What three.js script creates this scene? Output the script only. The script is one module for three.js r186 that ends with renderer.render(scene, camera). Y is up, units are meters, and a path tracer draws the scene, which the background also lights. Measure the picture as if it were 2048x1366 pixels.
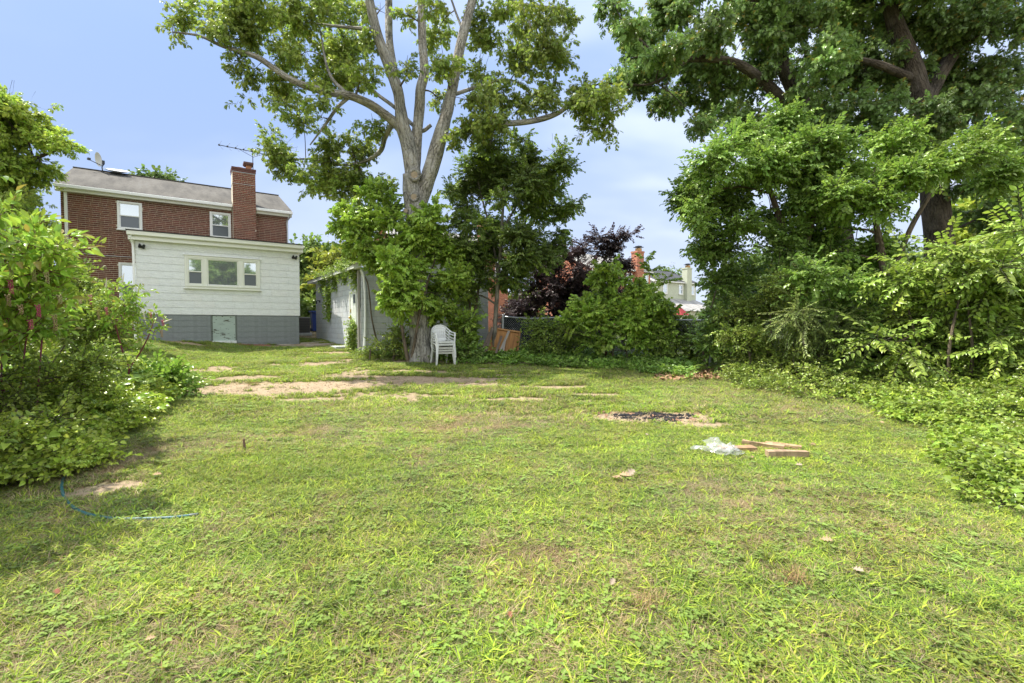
import * as THREE from 'three';
import { mergeGeometries, toCreasedNormals } from 'three/addons/utils/BufferGeometryUtils.js';
import { RoundedBoxGeometry } from 'three/addons/geometries/RoundedBoxGeometry.js';

// ---------------------------------------------------------------- camera, sky, sun, exposure
const scene = new THREE.Scene();
const FOCAL = 960, EYE = 1.62, PITCH = Math.atan(32 / FOCAL);
const camera = new THREE.PerspectiveCamera(2 * Math.atan(683 / FOCAL) * 180 / Math.PI, 2048 / 1366, 0.1, 3000);
camera.position.set(0, EYE, 0);
camera.rotation.x = -PITCH;
scene.add(camera);
const SUN = new THREE.Vector3(-0.478, 0.866, -0.15).normalize();
const sun = new THREE.DirectionalLight(new THREE.Color(1, 0.94, 0.84), 5.0);
sun.position.copy(SUN).multiplyScalar(80);
sun.castShadow = true;
sun.shadow.mapSize.set(4096, 4096);
Object.assign(sun.shadow.camera, { left: -45, right: 45, top: 45, bottom: -45, near: 1, far: 200 });
scene.add(sun, sun.target);
const renderer = new THREE.WebGLRenderer({ antialias: true });
renderer.toneMapping = THREE.LinearToneMapping;
renderer.toneMappingExposure = 1.7;
renderer.shadowMap.enabled = true;

// ---------------------------------------------------------------- random numbers and noise
function rng(seed) { let a = seed >>> 0; return () => { a = (a + 0x6D2B79F5) | 0; let t = Math.imul(a ^ (a >>> 15), 1 | a); t = (t + Math.imul(t ^ (t >>> 7), 61 | t)) ^ t; return ((t ^ (t >>> 14)) >>> 0) / 4294967296; }; }
const PERM = new Uint8Array(512), VAL = new Float32Array(256);
{ const r = rng(77); const p = [...Array(256).keys()]; for (let i = 255; i > 0; i--) { const j = Math.floor(r() * (i + 1)); [p[i], p[j]] = [p[j], p[i]]; } for (let i = 0; i < 512; i++) PERM[i] = p[i & 255]; for (let i = 0; i < 256; i++) VAL[i] = r() * 2 - 1; }
const sm = (t) => t * t * (3 - 2 * t);
const clamp = (v, a = 0, b = 1) => Math.min(b, Math.max(a, v));
const sstep = (a, b, v) => sm(clamp((v - a) / (b - a)));
const mix = (a, b, t) => a + (b - a) * t;
function noise2(x, y) {
  const xi = Math.floor(x), yi = Math.floor(y), u = sm(x - xi), v = sm(y - yi), X = xi & 255, Y = yi & 255;
  const a = VAL[PERM[PERM[X] + Y]], b = VAL[PERM[PERM[(X + 1) & 255] + Y]], c = VAL[PERM[PERM[X] + ((Y + 1) & 255)]], d = VAL[PERM[PERM[(X + 1) & 255] + ((Y + 1) & 255)]];
  return mix(mix(a, b, u), mix(c, d, u), v);
}
function noise3(x, y, z) {
  const zi = Math.floor(z), w = sm(z - zi), o = (zi & 255) * 37.7, o2 = ((zi + 1) & 255) * 37.7;
  return mix(noise2(x + o, y + o * 0.61), noise2(x + o2, y + o2 * 0.61), w);
}
const fbm = (x, y, n = 4) => { let s = 0, a = 0.5; for (let i = 0; i < n; i++) { s += a * noise2(x, y); x = x * 2.03 + 17.1; y = y * 2.03 + 9.7; a *= 0.5; } return s; };

// ---------------------------------------------------------------- sky (computed): blue upper left, hazy white low down, added bright veil behind the camera
{
  const W = 1024, H = 512, data = new Float32Array(W * H * 4);
  for (let j = 0; j < H; j++) for (let i = 0; i < W; i++) {
    const el = ((j + 0.5) / H - 0.5) * Math.PI, az = ((i + 0.5) / W - 0.5) * 2 * Math.PI;
    const y = Math.sin(el), c = Math.cos(el), x = c * Math.cos(az), z = c * Math.sin(az);
    const up = clamp(y), h = Math.exp(-up * 3.0);
    let r = mix(0.135, 0.42, h), g = mix(0.265, 0.48, h), b = mix(0.57, 0.585, h);
    const right = sstep(-0.75, 0.8, x) * 0.16 + sstep(-0.5, 0.5, z) * 0.6;      // hazier to the right; bright veil behind the camera added to fill shade
    const q = 2.2 / (0.28 + up), wx = x * q, wz = z * q;
    let cl = fbm(wx * 0.55 + 3.1, wz * 1.2 + 8.2, 5) * 0.9 + 0.12 + fbm(wx * 1.7, wz * 2.9 + 3, 4) * 0.35;
    cl = sstep(0.0, 0.75, cl) * (0.35 + 0.65 * sstep(-0.7, 0.3, x + 0.4 * z)) * sstep(0, 0.1, y);
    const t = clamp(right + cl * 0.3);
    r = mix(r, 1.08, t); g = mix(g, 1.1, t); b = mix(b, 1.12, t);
    const cs = x * SUN.x + y * SUN.y + z * SUN.z, au = 0.5 * Math.exp(-(1 - cs) * 9) + 0.8 * Math.exp(-(1 - cs) * 45);
    r += au; g += au * 0.97; b += au * 0.9;
    if (y < 0) { const k = clamp(1 + y * 8, 0.35, 1); r = mix(0.2, r, k); g = mix(0.22, g, k); b = mix(0.15, b, k); }
    const o = (j * W + i) * 4; data[o] = r; data[o + 1] = g; data[o + 2] = b; data[o + 3] = 1;
  }
  const sky = new THREE.DataTexture(data, W, H, THREE.RGBAFormat, THREE.FloatType);
  sky.mapping = THREE.EquirectangularReflectionMapping; sky.magFilter = THREE.LinearFilter; sky.needsUpdate = true;
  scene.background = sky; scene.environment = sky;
}

// ---------------------------------------------------------------- helpers
const V = (x, y, z) => new THREE.Vector3(x, y, z);
const cp = Math.cos(PITCH), sp = Math.sin(PITCH);
function at(px, py, depth) {                                    // a measured point of the photograph at its real distance
  const x = (px - 1024) / FOCAL, y = (683 - py) / FOCAL, k = depth / (y * sp + cp);
  return V(x * k, EYE + (y * cp - sp) * k, -depth);
}
function groundY(x, z) {
  const d = Math.min(-z, 26);
  let g = d > 0 ? 0.041 * d + 0.02 * Math.max(0, d - 13) : 0.041 * Math.max(d, -8);
  g += 0.4 * sstep(-8.6, -12.5, x) * sstep(9, 15, -z);
  return g + 0.035 * noise2(x * 0.55, z * 0.55) * sstep(40, 20, Math.hypot(x, z)) + 0.012 * noise2(x * 2.3 + 5, z * 2.3);
}
function onGround(px, py) { let d = 1.2; for (; d < 60; d += 0.01) { const p = at(px, py, d); if (p.y <= groundY(p.x, p.z)) return V(p.x, groundY(p.x, p.z), p.z); } return at(px, py, d); }
const taken = {};
function numbered(n) { taken[n] = (taken[n] ?? -1) + 1; return taken[n] ? n + '_' + String(taken[n]).padStart(3, '0') : n; }
function tag(o, label, category, group) { o.userData.label = label; o.userData.category = category; if (group) o.userData.group = group; return o; }
function thing(name, label, category, pos = [0, 0, 0], turn = 0, group) {
  const o = new THREE.Group(); o.name = numbered(name); scene.add(o); o.position.set(...(pos.isVector3 ? pos.toArray() : pos)); o.rotation.y = turn;
  return tag(o, label, category, group);
}
function part(name, geo, mat, parent = scene) {
  const m = new THREE.Mesh(Array.isArray(geo) ? join(geo) : geo, mat); m.name = parent === scene ? numbered(name) : name;
  m.castShadow = m.receiveShadow = true; parent.add(m); return m;
}
function join(list) {
  list = list.map((g) => { g = g.index ? g.toNonIndexed() : g; for (const k of Object.keys(g.attributes)) if (!['position', 'normal', 'uv'].includes(k)) g.deleteAttribute(k); if (!g.attributes.uv) g.setAttribute('uv', new THREE.BufferAttribute(new Float32Array(g.attributes.position.count * 2), 2)); return g; });
  return list.length > 1 ? mergeGeometries(list) : list[0];
}
const box = (x0, x1, y0, y1, z0, z1) => { const g = new THREE.BoxGeometry(x1 - x0, y1 - y0, z1 - z0); g.translate((x0 + x1) / 2, (y0 + y1) / 2, (z0 + z1) / 2); return uvMetres(g); };
const rbox = (x0, x1, y0, y1, z0, z1, r = 0.008, s = 2) => { const g = new RoundedBoxGeometry(x1 - x0, y1 - y0, z1 - z0, s, r); g.translate((x0 + x1) / 2, (y0 + y1) / 2, (z0 + z1) / 2); return uvMetres(g); };
function uvMetres(g) {                                          // uv in metres along the two axes a face lies in
  const p = g.attributes.position, n = g.attributes.normal, uv = new Float32Array(p.count * 2);
  for (let i = 0; i < p.count; i++) {
    const ax = Math.abs(n.getX(i)), ay = Math.abs(n.getY(i)), az = Math.abs(n.getZ(i));
    uv[2 * i] = ax > ay && ax > az ? p.getZ(i) : p.getX(i); uv[2 * i + 1] = ay >= ax && ay >= az ? p.getZ(i) : p.getY(i);
  }
  g.setAttribute('uv', new THREE.BufferAttribute(uv, 2)); return g;
}
const cyl = (a, b, r0, r1 = r0, n = 10) => tube([a, b], [r0, r1], n, 1, 0);
function tube(pts, radii, sides = 8, per = 4, rough = 0, seed = 1, caps = true) {
  const P = [], Rr = [];
  if (pts.length > 2) { const c = new THREE.CatmullRomCurve3(pts, false, 'centripetal'), n = (pts.length - 1) * per; for (let i = 0; i <= n; i++) { const t = i / n; P.push(c.getPoint(t)); const f = t * (pts.length - 1), k = Math.min(pts.length - 2, Math.floor(f)); Rr.push(mix(radii[k], radii[k + 1], f - k)); } }
  else for (let i = 0; i <= per; i++) { P.push(pts[0].clone().lerp(pts[1], i / per)); Rr.push(mix(radii[0], radii[1], i / per)); }
  const pos = [], uv = [], idx = [];
  let prev = P[1].clone().sub(P[0]).normalize(), nx = Math.abs(prev.y) > 0.9 ? V(1, 0, 0) : V(0, 1, 0); nx = nx.addScaledVector(prev, -nx.dot(prev)).normalize();
  let len = 0;
  P.forEach((p, i) => {
    const t = (P[Math.min(i + 1, P.length - 1)].clone().sub(P[Math.max(i - 1, 0)])).normalize();
    nx.addScaledVector(t, -nx.dot(t)).normalize(); const ny = t.clone().cross(nx);
    if (i) len += p.distanceTo(P[i - 1]);
    for (let s = 0; s <= sides; s++) {
      const a = s / sides * Math.PI * 2, ca = Math.cos(a), sa = Math.sin(a);
      const r = Rr[i] * (1 + (rough ? rough * (noise3(ca * 2.2 + seed, sa * 2.2, len * 1.7) + 0.6 * noise3(ca * 6 + seed, sa * 6, len * 3)) : 0));
      pos.push(p.x + (nx.x * ca + ny.x * sa) * r, p.y + (nx.y * ca + ny.y * sa) * r, p.z + (nx.z * ca + ny.z * sa) * r);
      uv.push(s / sides * Math.max(1, Math.round(Rr[0] * 6.28 / 0.5)) * 0.5, len);
    }
  });
  const w = sides + 1;
  for (let i = 0; i < P.length - 1; i++) for (let s = 0; s < sides; s++) { const a = i * w + s; idx.push(a, a + 1, a + w, a + 1, a + w + 1, a + w); }
  if (caps) for (const [i, f] of [[0, 1], [P.length - 1, 0]]) { const c = pos.length / 3; pos.push(P[i].x, P[i].y, P[i].z); uv.push(0, 0); for (let s = 0; s < sides; s++) f ? idx.push(c, i * w + s + 1, i * w + s) : idx.push(c, i * w + s, i * w + s + 1); }
  const g = new THREE.BufferGeometry(); g.setAttribute('position', new THREE.Float32BufferAttribute(pos, 3)); g.setAttribute('uv', new THREE.Float32BufferAttribute(uv, 2)); g.setIndex(idx); g.computeVertexNormals();
  const nrm = g.attributes.normal;                              // the seam of a ring shares its normals
  for (let i = 0; i < P.length; i++) { const a = i * w, b = a + sides, n = V(nrm.getX(a) + nrm.getX(b), nrm.getY(a) + nrm.getY(b), nrm.getZ(a) + nrm.getZ(b)).normalize(); nrm.setXYZ(a, n.x, n.y, n.z); nrm.setXYZ(b, n.x, n.y, n.z); }
  return g;
}
// ---------------------------------------------------------------- computed textures
function texture(w, h, f, srgb = false, rx = 1, ry = rx) {
  const d = new Uint8Array(w * h * 4);
  for (let j = 0; j < h; j++) for (let i = 0; i < w; i++) { const c = f(i / w, j / h, i, j), o = (j * w + i) * 4; for (let k = 0; k < 3; k++) { let v = clamp(c.length ? c[k] : c); if (srgb) v = v <= 0.0031308 ? v * 12.92 : 1.055 * Math.pow(v, 1 / 2.4) - 0.055; d[o + k] = v * 255; } d[o + 3] = 255; }
  const t = new THREE.DataTexture(d, w, h, THREE.RGBAFormat); t.wrapS = t.wrapT = THREE.RepeatWrapping; t.magFilter = THREE.LinearFilter; t.minFilter = THREE.LinearMipmapLinearFilter; t.generateMipmaps = true;
  if (srgb) t.colorSpace = THREE.SRGBColorSpace; t.repeat.set(rx, ry); t.needsUpdate = true; return t;
}
// noise that wraps round a tile of n periods
const tn = (u, v, n, m = n, s = 0) => { const x = u * n, y = v * m, xi = Math.floor(x), yi = Math.floor(y), a = sm(x - xi), b = sm(y - yi), q = (i, j) => VAL[PERM[PERM[(((i % n) + n) % n + s) & 255] + (((j % m) + m) % m + s * 7 & 255)]]; return mix(mix(q(xi, yi), q(xi + 1, yi), a), mix(q(xi, yi + 1), q(xi + 1, yi + 1), a), b); };
const M = (o) => new THREE.MeshPhysicalMaterial({ roughness: 0.85, ...o });
const C = (r, g, b) => new THREE.Color().setRGB(r, g, b);

const T = {};
T.bark = texture(512, 512, (u, v) => { const r = Math.abs(tn(u + 0.02 * tn(u, v, 8, 12, 2), v, 16, 4, 1)), c = Math.abs(tn(u, v, 26, 9, 3)); const k = 0.35 + 0.5 * Math.sqrt(r) + 0.25 * c + 0.12 * tn(u, v, 64, 48, 4); return [k, k, k]; }, false, 1, 1);
T.barkColor = texture(512, 512, (u, v) => { const r = Math.abs(tn(u + 0.02 * tn(u, v, 8, 12, 2), v, 16, 4, 1)); const k = 0.42 + 0.5 * Math.sqrt(r) + 0.26 * tn(u, v, 5, 5, 6) + 0.2 * tn(u, v, 40, 24, 4), m = clamp(0.5 + tn(u, v, 4, 3, 9)); return [k, k * mix(0.95, 1.0, m), k * mix(0.86, 0.97, m)]; }, true);
T.grain = texture(256, 512, (u, v) => { const k = 0.72 + 0.2 * tn(u + 0.03 * tn(u, v, 3, 3, 1), v, 24, 3, 2) + 0.14 * tn(u, v, 60, 5, 3) + 0.08 * tn(u, v, 90, 90, 4); return [k, k, k]; }, true);
T.speck = texture(512, 512, (u, v) => { const k = 0.86 + 0.09 * tn(u, v, 120, 120, 1) + 0.08 * tn(u, v, 40, 40, 2) + 0.06 * tn(u, v, 9, 9, 3); return [k, k, k]; }, true);
T.speckBump = texture(512, 512, (u, v) => 0.5 + 0.3 * tn(u, v, 128, 128, 1) + 0.2 * tn(u, v, 50, 50, 5));
T.paint = texture(512, 512, (u, v) => { const f = sstep(0.38, 0.5, tn(u, v, 13, 26, 3) * 0.7 + 0.5 * tn(u, v, 40, 90, 4)); const k = 0.93 + 0.05 * tn(u, v, 6, 6, 1) + 0.03 * tn(u, v, 90, 90, 2); return [mix(k, 0.5, f * 0.35), mix(k, 0.47, f * 0.35), mix(k, 0.42, f * 0.35)]; }, true);
T.roofC = texture(1024, 1024, (u, v) => { const st = tn(u, v, 30, 5, 1) * 0.16 + tn(u, v, 8, 4, 2) * 0.24 + tn(u, v, 60, 24, 3) * 0.14, k = 0.72 + st + 0.14 * tn(u, v, 200, 200, 4); return [k, k * 0.97, k * 0.92]; }, true, 0.25, 0.25);
T.peel = texture(512, 512, (u, v) => { const f = sstep(0.36, 0.55, tn(u, v, 5, 18, 3) * 0.6 + 0.6 * tn(u, v, 16, 60, 4) - 0.05); const k = 0.9 + 0.07 * tn(u, v, 5, 9, 1); return [mix(k * 0.93, 0.22, f), mix(k, 0.2, f), mix(k * 0.93, 0.16, f)]; }, true, 1, 1);

const wood = (r, g, b, rough = 0.85) => M({ color: C(r, g, b), map: T.grain, bumpMap: T.grain, bumpScale: 0.002, roughness: rough });
const mat = {
  white: M({ color: C(0.8, 0.82, 0.8), roughness: 0.5, map: T.paint }), trim: M({ color: C(0.84, 0.85, 0.82), roughness: 0.45 }),
  fascia: M({ color: C(0.74, 0.75, 0.66), roughness: 0.5 }), dark: M({ color: C(0.02, 0.02, 0.022), roughness: 0.6 }), metal: M({ color: C(0.05, 0.055, 0.06), metalness: 0.6, roughness: 0.5 }),
  galv: M({ color: C(0.5, 0.52, 0.53), metalness: 0.7, roughness: 0.45 }), roof: M({ color: C(0.125, 0.12, 0.108), map: T.roofC, roughness: 0.95, bumpMap: T.speckBump, bumpScale: 0.004 }),
  mortar: M({ color: C(0.78, 0.7, 0.54), map: T.speck, roughness: 0.95, bumpMap: T.speckBump, bumpScale: 0.003 }),
  glass: M({ color: C(0.55, 0.6, 0.62), metalness: 0.75, roughness: 0.03 }), screen: M({ color: C(0.12, 0.135, 0.15), metalness: 0.25, roughness: 0.25 }),
  block: M({ color: C(0.5, 0.53, 0.54), map: T.paint, roughness: 0.8, bumpMap: T.speckBump, bumpScale: 0.003 }),
};
const RY = THREE.MathUtils.degToRad(34);                        // all the houses of the row face the same way

// ---------------------------------------------------------------- ground
const soilSpots = [[430, 785, 1.1, .42], [560, 777, 1.5, .46], [700, 768, 1.2, .32], [870, 762, 1.35, .4], [960, 770, .5, .22], [770, 756, 1.2, .2], [500, 756, .55, .18], [640, 728, .6, .25], [455, 735, .45, .2], [345, 765, .6, .3], [620, 800, .6, .16], [510, 690, 1.5, .22], [350, 684, .9, .2], [700, 706, 1.1, .22], [940, 725, 1.9, .3], [1010, 800, .5, .14], [1230, 836, .28, .2], [1310, 836, .62, .32], [1400, 848, .3, .12], [1380, 752, .4, .1], [1110, 775, .7, .14], [1180, 790, .5, .1], [185, 985, .26, .1], [262, 972, .2, .07], [620, 690, .9, .7]].map(([px, py, a, b]) => { const p = onGround(px, py); return [p.x, p.z, a, b]; });
function soil(x, z) {
  let s = 0; const wx = x + 0.28 * fbm(x * 1.7, z * 1.7 + 4, 3), wz = z + 0.16 * fbm(x * 1.9 + 9, z * 1.9, 3);
  for (const [cx, cz, a, b] of soilSpots) { const d = ((wx - cx) / a) ** 2 + ((wz - cz) / b) ** 2; if (d < 2.6) s = Math.max(s, 1 - sstep(0.35, 2.5, d)); }
  s *= clamp(1.2 + 0.6 * noise2(x * 4.5, z * 6) + 0.35 * noise2(x * 13, z * 15), 0, 1.1);
  const far = sstep(-6, -9, z) * sstep(-19, -12, z) * sstep(3, .5, x);
  return clamp(s + far * 0.8 * sstep(0.12, 0.4, fbm(x * 0.8 + 31, z * 1.7 + 7, 4)));
}
const lush = onGround(540, 950);
const patches = [[1000, 900, .9, .3], [770, 868, .7, .3], [1060, 1005, .8, .34], [690, 1000, .4, .3], [850, 930, .6, .25], [200, 1330, .5, .3], [110, 1225, .5, .3], [980, 830, 1, .3], [1780, 960, .9, .28], [1740, 1050, .6, .22], [560, 850, .8, .25], [1150, 1100, .3, .2], [420, 1090, .4, .25], [1400, 925, .8, -.3], [1250, 1000, .5, -.25], [480, 1180, .45, -.3], [1450, 1220, .4, -.2], [900, 1250, .35, -.2], [1620, 870, .8, -.25], [450, 720, 1.4, -.35]].map(([x, y, q, k]) => { const p = onGround(x, y); return [p.x, p.z, q, k]; });
const bias = (x, z) => { let t = 0; const wx = x + .3 * noise2(x * 1.9, z * 1.9), wz = z + .3 * noise2(x * 1.9 + 8, z * 1.9); for (const [cx, cz, q, k] of patches) { const d = ((wx - cx) ** 2 + ((wz - cz) * 1.3) ** 2) / (q * q); if (d < 4) t += k * Math.exp(-d); } return t; };
const dryness = (x, z) => clamp(0.2 + .85 * bias(x, z) + 0.85 * fbm(x * 0.5 + 11, z * 0.75 + 3, 4) + 0.06 * sstep(-9, -5, z) - 0.75 * sstep(1.5, 0.4, Math.hypot((x - lush.x) / 1.25, (z - lush.z) / 0.75)) - 0.2 * sstep(-10, -13, z));
{
  const gx = [], gz = [];
  for (let i = -400; i <= 400;) { gx.push(i); i += i >= -18 && i < 18 ? 0.25 : i >= -40 && i < 40 ? 2 : 40; }
  for (let i = -400; i <= 60;) { gz.push(i); i += i >= -26 && i < 4 ? 0.25 : i > -46 ? 2 : 40; }
  gz.push(120, 400);
  const pos = [], uv = [], idx = [];
  for (const z of gz) for (const x of gx) { pos.push(x, groundY(x, z), z); uv.push((x + 16) / 32, (z + 26) / 32); }
  for (let j = 0; j < gz.length - 1; j++) for (let i = 0; i < gx.length - 1; i++) { const a = j * gx.length + i, b = a + gx.length; idx.push(a, b, a + 1, a + 1, b, b + 1); }
  const g = new THREE.BufferGeometry(); g.setAttribute('position', new THREE.Float32BufferAttribute(pos, 3)); g.setAttribute('uv', new THREE.Float32BufferAttribute(uv, 2)); g.setIndex(idx); g.computeVertexNormals();
  const r = rng(5);
  const map = texture(1400, 1400, (u, v) => {
    const x = u * 32 - 16, z = v * 32 - 26, s = soil(x, z), d = dryness(x, z), k = 0.8 + 0.45 * r() + 0.25 * noise2(x * 9, z * 9), q = r();
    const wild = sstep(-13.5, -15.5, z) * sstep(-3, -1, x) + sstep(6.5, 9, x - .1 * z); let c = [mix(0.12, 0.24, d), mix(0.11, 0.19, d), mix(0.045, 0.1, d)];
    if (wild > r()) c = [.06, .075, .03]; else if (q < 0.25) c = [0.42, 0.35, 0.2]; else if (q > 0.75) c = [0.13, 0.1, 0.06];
    const so = 0.86 + 0.1 * r() + 0.12 * noise2(x * 3, z * 3), e = [0.37 * so, 0.285 * so, 0.19 * so];
    return [0, 1, 2].map((i) => mix(c[i] * k, e[i] * (q > 0.93 ? 0.6 : 1), s));
  }, true);
  const m = M({ map, roughness: 1, bumpMap: texture(512, 512, (u, v) => 0.5 + 0.25 * tn(u, v, 100, 100, 1) + 0.25 * tn(u, v, 30, 30, 2), false, 26, 26), bumpScale: 0.006, specularIntensity: 0.2 });
  part('ground', g, m).userData.kind = 'structure';
}

// ---------------------------------------------------------------- brickwork, windows, roofs
function tintSet(n, seed, base, spread, hue = 0.08) { const r = rng(seed); return [...Array(n)].map(() => { const k = 1 + (r() * 2 - 1) * spread, h = (r() * 2 - 1) * hue; return M({ color: C(base[0] * k * (1 + h), base[1] * k, base[2] * k * (1 - h)), map: T.speck, bumpMap: T.speckBump, bumpScale: 0.002, roughness: 0.9 }); }); }
const brickMats = tintSet(7, 21, [0.2, 0.07, 0.048], 0.32), blockMats = tintSet(5, 22, [0.6, 0.62, 0.62], 0.06, 0.02), shingleMats = tintSet(5, 23, [0.87, 0.89, 0.87], 0.015, 0.008);
// courses of bricks on the plane z = front; returns [x0, x1, y0, y1]
function courses(x0, x1, y0, y1, len, pitch, joint, holes, seed, bond = 0.5, vj = joint) {
  const r = rng(seed), out = [];
  for (let k = 0, y = y0; y < y1 - 0.02; k++, y += pitch) {
    for (let x = x0 - (k % 2 ? len * bond : 0) - (r() < 0.12 ? len * 0.25 : 0); x < x1;) {
      const L = r() < 0.06 && bond ? len * 0.52 : len, a = Math.max(x, x0), b = Math.min(x + L - vj, x1), t = Math.min(y + pitch - joint, y1); x += L;
      if (b - a < 0.03) continue;
      if (holes.some(([hx0, hx1, hy0, hy1]) => b > hx0 && a < hx1 && t > hy0 + 0.02 && y < hy1 - 0.02)) {
        const h = holes.find(([hx0, hx1, hy0, hy1]) => b > hx0 && a < hx1 && t > hy0 + 0.02 && y < hy1 - 0.02);
        if (h[0] - a > 0.04) out.push([a, h[0], y, t]); if (b - h[1] > 0.04) out.push([h[1], b, y, t]);
        if (y < h[2] - 0.03) out.push([Math.max(a, h[0] + .003), Math.min(b, h[1] - .003), y, h[2]]); if (t > h[3] + 0.03) out.push([Math.max(a, h[0] + .003), Math.min(b, h[1] - .003), h[3], t]);
        continue;
      }
      out.push([a, b, y, t]);
    }
  }
  return out.filter(([a, b]) => b - a > 0.02);
}
// lays pieces on a wall: the nearest ones each a mesh, the rest one part; place(piece) gives a matrix for a unit box
const unit = new THREE.BoxGeometry(1, 1, 1);
const unitBev = (() => { const g = new RoundedBoxGeometry(1, 1, 1, 1, 0.06); return g; })();
function lay(pieces, parent, name, mats, toWall, depth, limit, seed, seen = () => 0) {
  const r = rng(seed), rest = [];
  pieces = pieces.map((p) => [...p, seen(p)]).sort((a, b) => a[4] - b[4]);
  pieces.forEach((p, i) => {
    const [x0, x1, y0, y1, s] = p, m = toWall((x0 + x1) / 2, (y0 + y1) / 2, (r() - 0.5) * 0.004).multiply(new THREE.Matrix4().makeScale(x1 - x0, y1 - y0, depth)), k = Math.floor(r() * mats.length);
    if (i < limit && s < 1e8) { const b = part(name, unitBev, mats[k], parent); m.decompose(b.position, b.quaternion, b.scale); } else rest.push([m, k]);
  });
  if (rest.length) {
    const im = new THREE.InstancedMesh(unit, mats[0].clone(), rest.length); im.material.color.set(1, 1, 1); im.name = name + '_courses'; im.userData.kind = 'stuff'; im.castShadow = im.receiveShadow = true;
    rest.forEach(([m, k], i) => { im.setMatrixAt(i, m); im.setColorAt(i, mats[k].color); }); parent.add(im);
  }
}
const flat = (z) => (x, y, dz) => new THREE.Matrix4().makeTranslation(x, y, z + dz);
function windowPart(parent, x0, x1, y0, y1, z, o = {}) {
  const f = o.frame ?? 0.075, d = 0.05, w = [];
  w.push(rbox(x0, x0 + f, y0, y1, z, z + d), rbox(x1 - f, x1, y0, y1, z, z + d), rbox(x0 + f - .002, x1 - f + .002, y1 - f, y1, z + .002, z + d + .002), rbox(x0 + f - .002, x1 - f + .002, y0, y0 + f * 0.8, z + .002, z + d + .002));
  const win = part('window', w, o.mat ?? mat.trim, parent);
  const a = x0 + f, b = x1 - f, c = y0 + f * 0.8, e = y1 - f, mid = (c + e) / 2;
  if (o.fixed) { part('sash', [rbox(a, b, e - .03, e, z + .004, z + .03), rbox(a, b, c, c + .03, z + .004, z + .03), rbox(a, a + .03, c + .03, e - .03, z + .004, z + .03), rbox(b - .03, b, c + .03, e - .03, z + .004, z + .03)], o.mat ?? mat.trim, win); part('pane', box(a + .028, b - .028, c + .028, e - .028, z + .006, z + .014), mat.glass, win); }
  else {
    part('sash', [rbox(a, b, mid - .02, mid + .02, z + .004, z + .044), rbox(a, b, e - .028, e, z + .004, z + .034), rbox(a, a + .028, mid + .02, e - .028, z + .004, z + .034), rbox(b - .028, b, mid + .02, e - .028, z + .004, z + .034), rbox(a, b, c, c + .032, z + .004, z + .028), rbox(a, a + .028, c + .032, mid - .02, z + .004, z + .028), rbox(b - .028, b, c + .032, mid - .02, z + .004, z + .028)], o.mat ?? mat.trim, win);
    part('pane', box(a + .026, b - .026, mid + .018, e - .026, z + .012, z + .018), mat.glass, win);
    part('pane', box(a + .026, b - .026, c + .03, mid - .018, z + .006, z + .012), o.plain ? mat.glass : mat.screen, win);
  }
  part('sill', rbox(x0 - .03, x1 + .03, y0 - .04, y0 - .002, z + .001, z + d + .04), o.mat ?? mat.trim, win);
  return win;
}
function roofSlope(x0, x1, yE, zE, yR, zR, n, seed, thick = 0.012) {   // courses of shingles from the eave (yE, zE) up to the ridge (yR, zR)
  const r = rng(seed), out = [], L = Math.hypot(yR - yE, zR - zE), ang = Math.atan2(yR - yE, Math.abs(zR - zE)), s = Math.sign(zR - zE);
  for (let k = 0; k < n; k++) {
    const t = (k + 0.5) / n, g = new THREE.BoxGeometry(x1 - x0, thick, L / n * 1.25); uvMetres(g);
    const p = g.attributes.position; for (let i = 0; i < p.count; i++) p.setY(i, p.getY(i) + 0.003 * noise2(p.getX(i) * 3 + k * 7, seed));
    const uv = g.attributes.uv; for (let i = 0; i < uv.count; i++) uv.setXY(i, uv.getX(i), uv.getY(i) + k * L / n);
    g.rotateX(s * (-ang) - s * 0.03); g.translate((x0 + x1) / 2, mix(yE, yR, t) + 0.012, mix(zE, zR, t)); out.push(g);
  }
  return out;
}
const tri = (pts, z0, z1) => { const s = new THREE.Shape(pts.map((p) => new THREE.Vector2(...p))); const g = new THREE.ExtrudeGeometry(s, { depth: z1 - z0, bevelEnabled: false }); g.translate(0, 0, z0); return g; };

const HX = -12.488, HZ = -16;                                   // the left corner of the addition's back wall
const toCam = (g) => { g.updateMatrixWorld(true); return (x, y, z) => V(x, y, z).applyMatrix4(g.matrixWorld).distanceTo(camera.position); };
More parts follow.
